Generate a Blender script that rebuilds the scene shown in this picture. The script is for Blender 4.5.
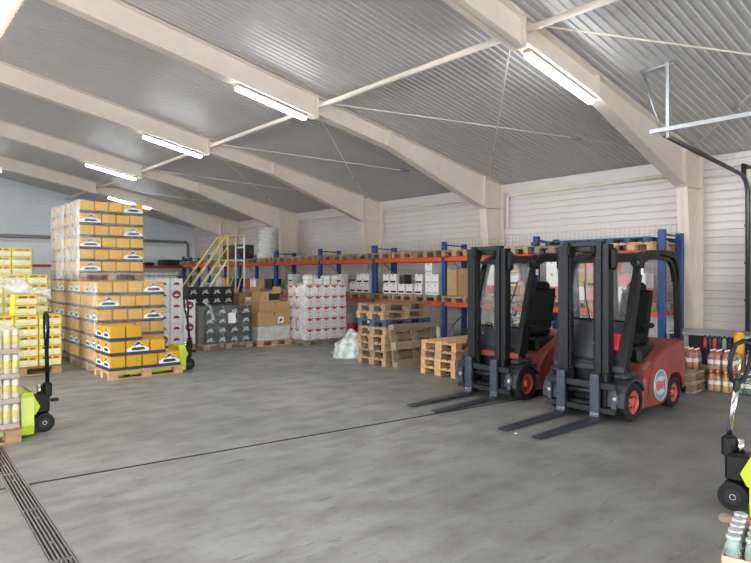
import bpy, math, random
from mathutils import Vector, Matrix
random.seed(7)
R = math.radians
sc = bpy.context.scene
for o in list(bpy.data.objects): bpy.data.objects.remove(o)

# ------------------------------------------------------------------ camera, sky, exposure
cam = bpy.data.objects.new('camera', bpy.data.cameras.new('camera'))
sc.collection.objects.link(cam)
cam.data.sensor_width = 36; cam.data.lens = 605/751*36
cam.data.shift_y = -6.5/751
cam.location = (0, 0, 1.7); cam.rotation_euler = (R(90), 0, -math.atan(516.5/605))
cam.data.clip_end = 300
sc.camera = cam
W = bpy.data.worlds.new('overcast_sky'); sc.world = W; W.use_nodes = True
bg = W.node_tree.nodes['Background']
bg.inputs[0].default_value = (.93, .96, 1.0, 1); bg.inputs[1].default_value = 9.0
sc.view_settings.view_transform = 'Standard'; sc.view_settings.look = 'None'
sc.view_settings.gamma = 1; sc.view_settings.use_curve_mapping = False
sc.view_settings.exposure = 0.36
LAMP = 48.0

# ------------------------------------------------------------------ materials
def lin(h):
    h = h.lstrip('#'); c = [int(h[i:i+2], 16)/255 for i in (0, 2, 4)]
    return tuple(((x/12.92) if x <= .04045 else ((x+.055)/1.055)**2.4) for x in c) + (1,)
MATS = {}
def mat(name, col, rough=.6, metal=0., var=.12, scale=6., bump=0., bscale=60., rnd=0., stretch=None, col2=None, spec=.5, coat=0.):
    if name in MATS: return MATS[name]
    m = bpy.data.materials.new(name); m.use_nodes = True; MATS[name] = m
    nt = m.node_tree; N = nt.nodes; L = nt.links
    b = N['Principled BSDF']
    b.inputs['Roughness'].default_value = rough; b.inputs['Metallic'].default_value = metal
    b.inputs['Specular IOR Level'].default_value = spec
    b.inputs['Coat Weight'].default_value = coat
    c = lin(col) if isinstance(col, str) else col
    c2 = lin(col2) if col2 else tuple(x*(1-var) for x in c[:3])+(1,)
    tc = N.new('ShaderNodeTexCoord'); mp = N.new('ShaderNodeMapping')
    if stretch: mp.inputs['Scale'].default_value = stretch
    L.new(tc.outputs['Object'], mp.inputs[0])
    nz = N.new('ShaderNodeTexNoise'); nz.inputs['Scale'].default_value = scale; nz.inputs['Detail'].default_value = 5
    L.new(mp.outputs[0], nz.inputs['Vector'])
    mx = N.new('ShaderNodeMix'); mx.data_type = 'RGBA'
    rp = N.new('ShaderNodeMapRange'); rp.inputs[1].default_value = .35; rp.inputs[2].default_value = .65
    L.new(nz.outputs[0], rp.inputs[0]); L.new(rp.outputs[0], mx.inputs[0])
    mx.inputs[6].default_value = c; mx.inputs[7].default_value = c2
    out = mx.outputs[2]
    if rnd:
        oi = N.new('ShaderNodeObjectInfo'); hs = N.new('ShaderNodeHueSaturation')
        mr = N.new('ShaderNodeMapRange'); mr.inputs[3].default_value = 1-rnd; mr.inputs[4].default_value = 1+rnd*.6
        L.new(oi.outputs['Random'], mr.inputs[0]); L.new(mr.outputs[0], hs.inputs['Value']); L.new(out, hs.inputs['Color'])
        out = hs.outputs[0]
    L.new(out, b.inputs['Base Color'])
    if bump:
        n2 = N.new('ShaderNodeTexNoise'); n2.inputs['Scale'].default_value = bscale; n2.inputs['Detail'].default_value = 4
        L.new(mp.outputs[0], n2.inputs['Vector'])
        bp = N.new('ShaderNodeBump'); bp.inputs['Strength'].default_value = bump; bp.inputs['Distance'].default_value = .01
        L.new(n2.outputs[0], bp.inputs['Height']); L.new(bp.outputs[0], b.inputs['Normal'])
    return m
def glass(name, col, alpha, rough=.15, bump=.0, bscale=14., stretch=None, con=.25):
    if name in MATS: return MATS[name]
    m = bpy.data.materials.new(name); m.use_nodes = True; MATS[name] = m
    nt = m.node_tree; N = nt.nodes; L = nt.links; N.remove(N['Principled BSDF'])
    out = N['Material Output']
    tr = N.new('ShaderNodeBsdfTransparent'); pr = N.new('ShaderNodeBsdfPrincipled')
    pr.inputs['Base Color'].default_value = lin(col); pr.inputs['Roughness'].default_value = rough
    mx = N.new('ShaderNodeMixShader')
    tc = N.new('ShaderNodeTexCoord'); mp = N.new('ShaderNodeMapping'); nz = N.new('ShaderNodeTexNoise'); nz.inputs['Scale'].default_value = bscale
    if stretch: mp.inputs['Scale'].default_value = stretch
    nz.inputs['Detail'].default_value = 4
    L.new(tc.outputs['Object'], mp.inputs[0]); L.new(mp.outputs[0], nz.inputs['Vector'])
    mr = N.new('ShaderNodeMapRange'); mr.inputs[1].default_value = .35; mr.inputs[2].default_value = .7
    mr.inputs[3].default_value = alpha*(1-con); mr.inputs[4].default_value = min(1, alpha*(1+con))
    L.new(nz.outputs[0], mr.inputs[0]); L.new(mr.outputs[0], mx.inputs[0])
    if bump:
        bp = N.new('ShaderNodeBump'); bp.inputs['Strength'].default_value = bump; bp.inputs['Distance'].default_value = .03
        L.new(nz.outputs[0], bp.inputs['Height']); L.new(bp.outputs[0], pr.inputs['Normal'])
    L.new(tr.outputs[0], mx.inputs[1]); L.new(pr.outputs[0], mx.inputs[2]); L.new(mx.outputs[0], out.inputs[0])
    return m
def emit(name, col, s):
    m = bpy.data.materials.new(name); m.use_nodes = True; MATS[name] = m
    b = m.node_tree.nodes['Principled BSDF']; b.inputs['Base Color'].default_value = lin(col)
    b.inputs['Emission Color'].default_value = lin(col); b.inputs['Emission Strength'].default_value = s
    return m

# concrete floor
def concrete():
    m = bpy.data.materials.new('worn_concrete'); m.use_nodes = True; MATS['concrete'] = m
    N = m.node_tree.nodes; L = m.node_tree.links; b = N['Principled BSDF']
    tc = N.new('ShaderNodeTexCoord')
    def noise(s, d=6, st=None, r=.55):
        mp = N.new('ShaderNodeMapping'); L.new(tc.outputs['Object'], mp.inputs[0])
        if st: mp.inputs['Scale'].default_value = st
        n = N.new('ShaderNodeTexNoise'); n.inputs['Scale'].default_value = s; n.inputs['Detail'].default_value = d; n.inputs['Roughness'].default_value = r
        L.new(mp.outputs[0], n.inputs['Vector']); return n.outputs[0]
    def rng(x, a, c, lo=0., hi=1.):
        r = N.new('ShaderNodeMapRange'); r.inputs[1].default_value = a; r.inputs[2].default_value = c
        r.inputs[3].default_value = lo; r.inputs[4].default_value = hi; L.new(x, r.inputs[0]); return r.outputs[0]
    def mix(f, a, c, bt='MIX'):
        x = N.new('ShaderNodeMix'); x.data_type = 'RGBA'; x.blend_type = bt
        L.new(f, x.inputs[0])
        for i, v in ((6, a), (7, c)):
            if isinstance(v, tuple): x.inputs[i].default_value = v
            else: L.new(v, x.inputs[i])
        return x.outputs[2]
    base = mix(rng(noise(.5, 5), .35, .65), lin('#999c98'), lin('#838683'))
    base = mix(rng(noise(3.2, 8, (.6, 1.3, 1)), .42, .70, 0, .65), base, lin('#63625f'))
    base = mix(rng(noise(1.1, 9, (.5, 1.4, 1), .7), .60, .72, 0, .55), base, lin('#454443'))      # tyre scuffs and oil
    # short dark scuffs and the grimy stretch where the trucks are parked
    base = mix(rng(noise(5.0, 7, (.5, 2.6, 1), .65), .60, .68, 0, .5), base, lin('#3f3e3d'))
    sx_ = N.new('ShaderNodeSeparateXYZ'); L.new(tc.outputs['Object'], sx_.inputs[0])
    ad = N.new('ShaderNodeMath'); ad.operation = 'MULTIPLY_ADD'; L.new(noise(.6, 4), ad.inputs[0]); ad.inputs[1].default_value = 5.0; L.new(sx_.outputs[0], ad.inputs[2])
    sb_ = N.new('ShaderNodeMath'); sb_.operation = 'MULTIPLY_ADD'; L.new(sx_.outputs[1], sb_.inputs[0]); sb_.inputs[1].default_value = -.55; L.new(ad.outputs[0], sb_.inputs[2])
    base = mix(rng(sb_.outputs[0], 3.6, 7.2, 0, .62), base, lin('#595857'))
    base = mix(rng(noise(14, 6), .55, .75, 0, .35), base, lin('#585754'))
    base = mix(rng(noise(30, 3), .66, .72, 0, .3), base, lin('#a5a49f'))
    L.new(base, b.inputs['Base Color'])
    L.new(rng(noise(2.4, 5), .3, .7, .38, .62), b.inputs['Roughness'])
    bp = N.new('ShaderNodeBump'); bp.inputs['Strength'].default_value = .12; bp.inputs['Distance'].default_value = .01
    L.new(noise(25, 6), bp.inputs['Height']); L.new(bp.outputs[0], b.inputs['Normal'])
    return m
concrete()
mat('void', '#171614', .9)
mat('roof_sheet', '#bcbab7', .45, .12, .05, 2)
mat('wall_sheet', '#dcd5d1', .45, .15, .05, 2)
mat('wall_end', '#d2d9da', .45, .15, .05, 2)
mat('wall_white', '#e6e8e8', .5, 0, .04, 2)
mat('cream_steel', '#e0d6c6', .5, 0, .07, 3)
mat('pipe_grey', '#8f8a84', .4, .5)
mat('galv', '#a9acae', .38, .8, .12, 12)
mat('dark_track', '#5b5d60', .4, .7)
mat('lamp_body', '#e6e6e2', .5)
mat('door_panel', '#b9bcbe', .5, .1)
mat('wood', '#b0906c', .8, 0, .3, 5, .3, 40, rnd=.28, stretch=(1, 6, 6))
mat('wood_grey', '#94826b', .85, 0, .3, 5, .3, 40, rnd=.25, stretch=(1, 6, 6))
mat('wood_light', '#cfa878', .8, 0, .25, 5, .3, 40, rnd=.15, stretch=(1, 6, 6))
mat('wood_blue', '#3b5878', .8, 0, .3, 6, .2, 40, rnd=.15)
mat('yellow_card', '#d39f10', .55, 0, .10, 9, rnd=.08)
mat('tray_blue', '#20395a', .5, 0, .15, 10)
mat('logo_white', '#e8ecec', .5)
mat('logo_dark', '#1d2a3c', .5)
mat('lemon', '#d5c63a', .55, 0, .1, 8, rnd=.08)
mat('cream_panel', '#dedab6', .55, 0, .08, 20)
mat('ink_dark', '#4a4330', .6)
mat('ink_red', '#b0242c', .55)
mat('white_card', '#e0dfdc', .55, 0, .06, 10, rnd=.05)
mat('black_card', '#1c2423', .4, 0, .25, 10, rnd=.15)
mat('ink_maroon', '#8d3338', .55)
mat('print_grey', '#a9b3b0', .5)
mat('kraft', '#b28e62', .75, 0, .12, 8, .05, 60, rnd=.12)
mat('kraft_dark', '#94704b', .75, 0, .12, 8, rnd=.12)
mat('rack_blue', '#1e3f77', .45, .1, .15, 10)
mat('rack_orange', '#d8562a', .45, .1, .12, 10)
mat('rack_red', '#9c3a34', .5, .1, .12, 10)
mat('wire', '#a2a5a6', .45, .6)
mat('truck_red', '#84362f', .45, 0, .25, 5, .03, 30, coat=.1)
mat('truck_grey', '#303337', .5, .2, .2, 10)
mat('truck_black', '#101113', .55, .0, .2, 10, spec=.3)
mat('mast_steel', '#1e2023', .45, .5, .3, 14)
mat('steel_fork', '#4b515b', .4, .6, .3, 14)
mat('steel_dark', '#26282c', .45, .4, .3, 14)
mat('rubber', '#0f0f10', .85, 0, .2, 18, .2, 80)
mat('rim_red', '#b24a3a', .5, 0, .3, 14)
mat('chain', '#15151a', .5, .4)
mat('seat_vinyl', '#0e0f11', .7, spec=.2)
mat('chrome', '#d6d8db', .18, 1)
mat('lime', '#c3d62c', .4, 0, .08, 8, coat=.2)
mat('jack_black', '#0e0f10', .5, .0, .2, 12, spec=.3)
mat('sticker_yellow', '#e6c531', .5)
mat('sticker_white', '#ececec', .5)
mat('red_pouch', '#c8373a', .5, 0, .15, 8)
mat('emblem_blue', '#5a7f9c', .5)
mat('rail_yellow', '#dcc46a', .5)
mat('rail_white', '#dedcd0', .5)
mat('green_crate', '#3d5247', .5, 0, .2, 8, rnd=.2)
mat('brown_crate', '#5d3c33', .5, 0, .2, 8)
mat('wrap_silver', '#d2d2cd', .35, 0, .2, 10, .6, 18)
mat('bag_white', '#cfd8d3', .35, 0, .55, 9, 1., 14)
mat('bottle_orange', '#a9562f', .35, 0, .35, 12, rnd=.2)
mat('bottle_amber', '#b87a1a', .3, 0, .3, 12, rnd=.1)
mat('bottle_green', '#2c4a37', .3, 0, .3, 12, rnd=.3)
mat('bottle_blue', '#4d6076', .3, 0, .3, 12, rnd=.3)
mat('can_cream', '#ded7bf', .35, .1, .15, 20, rnd=.06)
mat('can_band', '#d9c86a', .4, .1)
mat('tray_kraft', '#b3a08a', .7)
mat('jar_lid', '#cfd3d4', .35, .4)
mat('pink_tray', '#d9b49c', .6, 0, .15, 20)
mat('orange_carton', '#cf8a4c', .6, 0, .1, 8)
mat('pink_card', '#cf8d86', .6, 0, .1, 8, rnd=.2)
mat('red_card', '#b8383c', .55, 0, .12, 8, rnd=.15)
mat('dark_plastic', '#2a2d30', .5, 0, .2, 8, rnd=.25)
mat('bollard', '#e0a821', .45)
glass('film', '#e4e8e6', .46, .14, .8, 4, (1.5, 1.5, 1.2), .35)
glass('film_clear', '#e6ebea', .13, .12, .6, 4, (1.5, 1.5, 1.2), .6)
glass('film_thick', '#f4f5f2', .5, .2, .8, 6, None, .5)
glass('film_thin', '#dfe4e2', .26, .16, .8, 4, (1.5, 1.5, 1.2), .5)
glass('clear_pane', '#cfd8d8', .12, .05, 0, 1.5)
glass('hazy_pane', '#b9c4c4', .25, .08, 0, 1.5)
mat('dark_pane', '#33373c', .4, 0, .15, 4)
glass('jar_glass', '#a9bdb4', .55, .1)
tl = bpy.data.materials.new('translucent_sheet'); tl.use_nodes = True; MATS['skylight'] = tl
_n = tl.node_tree.nodes; _n.remove(_n['Principled BSDF'])
_t = _n.new('ShaderNodeBsdfTranslucent'); _t.inputs[0].default_value = (.17, .128, .10, 1)
tl.node_tree.links.new(_t.outputs[0], _n['Material Output'].inputs[0])
emit('tube_glow', '#f4f8ff', LAMP)

# ------------------------------------------------------------------ mesh helpers
class MB:
    def __init__(s): s.v = []; s.f = []; s.m = []; s.sm = []
    def add(s, vs, fs, mi=0, smooth=False):
        k = len(s.v); s.v += [tuple(p) for p in vs]
        for f in fs: s.f.append([i+k for i in f]); s.m.append(mi); s.sm.append(smooth)
        return s
    def box(s, x0, x1, y0, y1, z0, z1, mi=0):
        return s.add([(x, y, z) for z in (z0, z1) for y in (y0, y1) for x in (x0, x1)],
                     [(0, 2, 3, 1), (4, 5, 7, 6), (0, 1, 5, 4), (2, 6, 7, 3), (0, 4, 6, 2), (1, 3, 7, 5)], mi)
    def bev(s, x0, x1, y0, y1, z0, z1, b=.01, mi=0):
        X, Y, Z = (x0, x1), (y0, y1), (z0, z1); V = []; idx = {}
        sg = (1, -1)
        for i in (0, 1):
            for j in (0, 1):
                for k in (0, 1):
                    for ax in range(3):
                        p = [X[i]+sg[i]*b, Y[j]+sg[j]*b, Z[k]+sg[k]*b]
                        p[ax] = (X[i], Y[j], Z[k])[ax]
                        idx[(i, j, k, ax)] = len(V); V.append(tuple(p))
        F = []
        cyc = ((0, 0), (1, 0), (1, 1), (0, 1))
        for ax in range(3):
            for s_ in (0, 1):
                q = []
                for a, c in cyc:
                    t = [a, c]; t.insert(ax, s_); q.append(idx[(t[0], t[1], t[2], ax)])
                F.append(tuple(q))
        for ax in range(3):                                       # edges along ax
            o1, o2 = [a for a in range(3) if a != ax]
            for a in (0, 1):
                for c in (0, 1):
                    def g(e, w):
                        t = [0, 0, 0]; t[ax] = e; t[o1] = a; t[o2] = c; return idx[(t[0], t[1], t[2], w)]
                    F.append((g(0, o1), g(1, o1), g(1, o2), g(0, o2)))
        for i in (0, 1):
            for j in (0, 1):
                for k in (0, 1): F.append(tuple(idx[(i, j, k, a)] for a in range(3)))
        return s.add(V, F, mi)
    def cyl(s, p0, p1, r0, r1=None, n=12, mi=0, caps=True, smooth=True):
        r1 = r0 if r1 is None else r1
        p0, p1 = Vector(p0), Vector(p1); d = (p1-p0).normalized()
        u = d.orthogonal().normalized(); w = d.cross(u)
        V = []
        for p, r in ((p0, r0), (p1, r1)):
            for i in range(n):
                a = 2*math.pi*i/n; V.append(p+u*math.cos(a)*r+w*math.sin(a)*r)
        s.add(V, [(i, (i+1) % n, n+(i+1) % n, n+i) for i in range(n)], mi, smooth)
        if caps:
            k = len(s.v)-2*n
            s.f += [[k+i for i in reversed(range(n))], [k+n+i for i in range(n)]]; s.m += [mi]*2; s.sm += [False]*2
        return s
    def tube(s, path, r, n=8, closed=False, mi=0):
        P = [Vector(p) for p in path]; m = len(P); V = []; up = None
        for i, p in enumerate(P):
            a = P[(i-1) % m] if (closed or i) else p; c = P[(i+1) % m] if (closed or i < m-1) else p
            d = (c-a).normalized()
            if up is None: up = d.orthogonal().normalized()
            up = (up-d*up.dot(d)); up = up.normalized() if up.length > 1e-6 else d.orthogonal().normalized()
            w = d.cross(up)
            rr = r[i] if isinstance(r, (list, tuple)) else r
            for k in range(n):
                t = 2*math.pi*k/n; V.append(p+up*math.cos(t)*rr+w*math.sin(t)*rr)
        F = []
        for i in range(m if closed else m-1):
            j = (i+1) % m
            for k in range(n): F.append((i*n+k, i*n+(k+1) % n, j*n+(k+1) % n, j*n+k))
        s.add(V, F, mi, True)
        if not closed:
            k0 = len(s.v)-m*n
            s.f += [[k0+i for i in reversed(range(n))], [k0+(m-1)*n+i for i in range(n)]]; s.m += [mi]*2; s.sm += [False]*2
        return s
    def prism(s, prof, a, c, axis='y', mi=0):
        """polygon of (u,v) extruded from a to c along the axis"""
        def pt(u, v, w):
            return {'y': (u, w, v), 'x': (w, u, v), 'z': (u, v, w)}[axis]
        n = len(prof)
        V = [pt(u, v, a) for u, v in prof]+[pt(u, v, c) for u, v in prof]
        F = [tuple(range(n)), tuple(range(2*n-1, n-1, -1))]+[(i, n+i, n+(i+1) % n, (i+1) % n) for i in range(n)]
        return s.add(V, F, mi)
    def ribbon(s, path, hw, y0, y1, mi=0):
        """flat bar following a path in the xz plane"""
        P = [Vector(p) for p in path]; A = []; B = []
        for i, p in enumerate(P):
            d = ((P[min(i+1, len(P)-1)]-P[max(i-1, 0)])).normalized(); nrm = Vector((-d.y, d.x))
            A.append(p+nrm*hw); B.append(p-nrm*hw)
        V = []
        for a, b in zip(A, B): V += [(a.x, y0, a.y), (a.x, y1, a.y), (b.x, y1, b.y), (b.x, y0, b.y)]
        F = [(0, 1, 2, 3)]
        for i in range(len(P)-1):
            k = 4*i
            for e in range(4): F.append((k+e, k+4+e, k+4+(e+1) % 4, k+(e+1) % 4))
        k = 4*(len(P)-1); F.append((k+3, k+2, k+1, k))
        return s.add(V, F, mi)
    def lathe(s, prof, n=16, mi=0, c=(0, 0)):
        V = []; F = []
        for r, z in prof:
            for k in range(n):
                a = 2*math.pi*k/n; V.append((c[0]+r*math.cos(a), c[1]+r*math.sin(a), z))
        m = len(prof)
        for i in range(m-1):
            for k in range(n): F.append((i*n+k, i*n+(k+1) % n, (i+1)*n+(k+1) % n, (i+1)*n+k))
        s.add(V, F, mi, True)
        k0 = len(s.v)-m*n
        s.f += [[k0+i for i in reversed(range(n))], [k0+(m-1)*n+i for i in range(n)]]; s.m += [mi]*2; s.sm += [False]*2
        return s
    def me(s, name, *mats):
        m = bpy.data.meshes.new(name); m.from_pydata(s.v, [], s.f)
        for x in mats: m.materials.append(MATS[x] if isinstance(x, str) else x)
        m.polygons.foreach_set('material_index', s.m); m.polygons.foreach_set('use_smooth', s.sm)
        import bmesh
        b = bmesh.new(); b.from_mesh(m); bmesh.ops.recalc_face_normals(b, faces=b.faces); b.to_mesh(m); b.free()
        return m
CACHE = {}
def cached(key, fn):
    if key not in CACHE: CACHE[key] = fn()
    return CACHE[key]
def ob(name, me, parent=None, loc=None, rot=None, label=None, cat=None, group=None, kind=None):
    o = bpy.data.objects.new(name, me); sc.collection.objects.link(o)
    if parent is not None: o.parent = parent
    if loc: o.location = loc
    if rot is not None: o.rotation_euler = (0, 0, rot) if not isinstance(rot, tuple) else rot
    if label: o['label'] = label
    if cat: o['category'] = cat
    if group: o['group'] = group
    if kind: o['kind'] = kind
    return o
def copy_tree(o, parent=None):
    c = o.copy(); sc.collection.objects.link(c); c.parent = parent
    for ch in list(o.children): copy_tree(ch, c)
    return c
def box_me(key, dx, dy, dz, m, b=0):
    def fn():
        q = MB()
        (q.bev(-dx/2, dx/2, -dy/2, dy/2, 0, dz, b) if b else q.box(-dx/2, dx/2, -dy/2, dy/2, 0, dz))
        return q.me(key, m)
    return cached(('box', key, dx, dy, dz, m, b), fn)

# ------------------------------------------------------------------ the hall
XW = 13.0                      # long wall
def HR(x): return 4.10+.20*(XW-x)
FR = [0.15, 5.1, 10.05, 15.0, 19.95, 24.9]     # portal frames
YE = 29.4                      # end wall
YN = -7.0                      # the hall goes on behind the camera
XL = -5.0                      # ridge

# floor: slabs cast on either side of the saw-cut joint and the drain
floor = ob('floor', MB().box(-16, 13.2, -9, 30.1, -.30, -.16).me('floor', 'void'), kind='structure')
def jy(x): return 5.66-.094*x
def slab(x0, x1, near):
    g = .0225
    e = lambda x, y: (x+DS*(y-3.9) if x in (D0, D1) else x, y)
    if near: p = [e(x0, -9), e(x1, -9), e(x1, jy(x1)-g), e(x0, jy(x0)-g)]
    else: p = [e(x0, jy(x0)+g), e(x1, jy(x1)+g), e(x1, 30.1), e(x0, 30.1)]
    ob('slab', MB().prism(p, -.15, 0, 'z').me('slab', 'concrete'), floor)
D0, D1, DS = .843, 1.003, .028           # the drain runs slightly askew
for n in (True, False):
    slab(-16, D0, n); slab(D1, 13.2, n)
for a, b in ((-16, D0+.03), (D1+.06, 13.2)):
    ob('joint_sealant', MB().prism([(a, jy(a)-.022), (b, jy(b)-.022), (b, jy(b)+.022), (a, jy(a)+.022)], -.1, -.0005, 'z').me('joint_sealant', 'void'), floor)
# drain grating
drain = ob('drain_channel', None, loc=(-3.9*DS, 0, 0), rot=-math.atan(DS), label='steel slotted drain grating sunk in a line across the concrete floor', cat='drain')
def channel():
    q = MB(); q.box(D0, D0+.012, 0, 16, -.1, .0); return q.me('channel_edge', 'galv')
ce = channel(); ob('channel_edge', ce, drain); ob('channel_edge', ce, drain, loc=(D1-D0-.012, 0, 0))
def grate():
    q = MB(); w = D1-D0-.03; x0 = D0+.015
    for i in range(6):
        c = x0+.006+i*(w-.012)/5
        q.box(c-.005, c+.005, .004, .996, -.03, -.001)
    for j in range(20):
        y = .025+j*.05; q.box(x0, x0+w, y-.003, y+.003, -.029, -.018)
    q.box(x0, x0+w, .004, .02, -.03, -.004); q.box(x0, x0+w, .98, .996, -.03, -.004)
    for t in (.3, .8): q.bev(x0+w*.36, x0+w*.64, t-.02, t+.02, -.02, -.003, .003)
    return q.me('grate_section', 'galv')
gm = grate()
for j in range(16): ob('grate_section', gm, drain, loc=(0, j, 0))

# roof: ribbed sheets running down the slope
ceiling = ob('ceiling', MB().prism([(XW+.2, HR(XW+.2)+.09), (XL, HR(XL)+.09), (XL, HR(XL)+.13), (XW+.2, HR(XW+.2)+.13)], 29.95, 30.1, 'y').me('ceiling', 'roof_sheet'), kind='structure')
def sheet(x0, x1, m):
    q = MB(); n = 8; p = 1.0/n; prof = []
    for i in range(n):
        t = i*p; prof += [(t, .0), (t+p*.40, 0), (t+p*.52, .017), (t+p*.88, .017)]
    prof.append((1.0, 0)); k = len(prof)
    V = [(x0, y, HR(x0)+z) for y, z in prof]+[(x1, y, HR(x1)+z) for y, z in prof]
    q.add(V, [(i, i+1, k+i+1, k+i) for i in range(k-1)])
    V = [(x0, 0, HR(x0)+.06), (x0, 1, HR(x0)+.06), (x1, 0, HR(x1)+.06), (x1, 1, HR(x1)+.06)]
    if m != 'skylight': q.add(V, [(0, 1, 3, 2)])
    return q.me('roof_panel', m)
XS = 2.1
sa, sb, scn = sheet(XS, XW+.15, 'roof_sheet'), sheet(-1.4, XS, 'skylight'), sheet(XL, -1.4, 'roof_sheet')
for y in range(-7, 30):
    ob('roof_panel', sa, ceiling, loc=(0, y, 0)); ob('skylight_panel', sb, ceiling, loc=(0, y, 0)); ob('roof_panel', scn, ceiling, loc=(0, y, 0))
# other slope of the roof, beyond the ridge
q = MB(); zz = HR(XL)
q.add([(XL, -7, zz), (XL, 30, zz), (-8.3, 30, zz-.2*(8.3+XL)), (-8.3, -7, zz-.2*(8.3+XL))], [(0, 1, 2, 3)])
ob('roof_panel', q.me('roof_far_slope', 'roof_sheet'), ceiling)

# walls: horizontal ribbed cladding boards, one object per board and bay
def clad(L, h, m, key):
    def fn():
        q = MB(); prof = []
        n = 3; p = h/n
        for i in range(n):
            t = i*p; prof += [(0, t), (0, t+p*.12), (-.022, t+p*.22), (-.022, t+p*.92)]
        prof += [(0, h)]; k = len(prof)
        q.add([(x, 0, z) for x, z in prof]+[(x, L, z) for x, z in prof], [(i, i+1, k+i+1, k+i) for i in range(k-1)])
        return q.me('cladding_board', m)
    return cached(('clad', L, h, m, key), fn)
wall_r = ob('wall_right', MB().box(XW+.05, XW+.15, -7, 30, 0, 4.1).me('wall_right', 'wall_sheet'), kind='structure')
HB = 4.1/9
ys = [(-7, 4.95), (4.95, 4.95), (9.9, 4.95), (14.85, 4.95), (19.8, 4.95), (24.75, 5.2)]
for y, L in ys:
    if y < 0: y, L = 4.1, .85
    for k in range(9):
        ob('cladding_board', clad(L-.01, HB-.004, 'wall_sheet', 'r'), wall_r, loc=(XW, y, k*HB))
ob('upper_panel', MB().box(XW-.02, XW+.04, -7, 4.1, 3.5, 4.1).me('upper_panel', 'wall_sheet'), wall_r)
wall_e = ob('wall_back', MB().prism([(-16, 0), (13, 0), (13, 4.1), (XL, HR(XL)), (-16, HR(XL)-.2*(16+XL))], YE+.1, YE+.2, 'y').me('wall_back', 'wall_end'), kind='structure')
for k in range(13):
    z = 3.15+k*HB*.72; h = HB*.72
    x1 = min(XW, XW-(z+h-4.1)/.2) if z+h > 4.1 else XW
    o = ob('cladding_board', clad(x1+10, h-.004, 'wall_end', 'e'), wall_e, loc=(x1, YE+.02, z), rot=R(90))
ob('white_panel', MB().box(-10, XW, YE-.02, YE+.08, 0, 3.1).me('white_panel', 'wall_white'), wall_e)
wl = ob('wall_left', MB().box(-8.1, -8, -7, 30, 4.3, 7.1).me('wall_left', 'wall_sheet'), kind='structure')
for a, b in ((-7, -5), (4.5, 5.5), (15, 30)): ob('pier', MB().box(-8.1, -8, a, b, 0, 4.3).me('pier', 'wall_sheet'), wl)
wf = ob('wall_front', MB().box(-16, 13.15, -7.1, -7, 3.9, 7.6).me('wall_front', 'wall_sheet'), kind='structure')
for a, b in ((-16, -6), (-1.2, 1.4), (7.5, 13.15)): ob('pier', MB().box(a, b, -7.1, -7, 0, 3.9).me('pier', 'wall_sheet'), wf)
# eaves pipes along the wall
for i in range(1, 6):
    y0 = FR[i]; y1 = (FR+[YE])[i+1]
    pth = [(XW-.1, y1-.25, 2.9), (XW-.1, y1-.25, 3.68), (XW-.1, y1-.32, 3.78), (XW-.1, y0+.25, 3.78)]
    o = ob('eaves_pipe', MB().tube(pth, .045, 8).me('eaves_pipe', 'cream_steel'), wall_r)
    ob('eaves_flashing', MB().box(XW-.05, XW, y0+.1, y1-.1, 3.92, 4.08).me('eaves_flashing', 'wall_sheet'), wall_r)
pth = [(-8, YE-.1, 3.35), (XW-.5, YE-.1, 3.35), (XW-.4, YE-.1, 3.25), (XW-.4, YE-.1, 2.6)]
ob('wall_pipe', MB().tube(pth, .07, 8).me('wall_pipe', 'pipe_grey'), wall_e)

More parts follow.
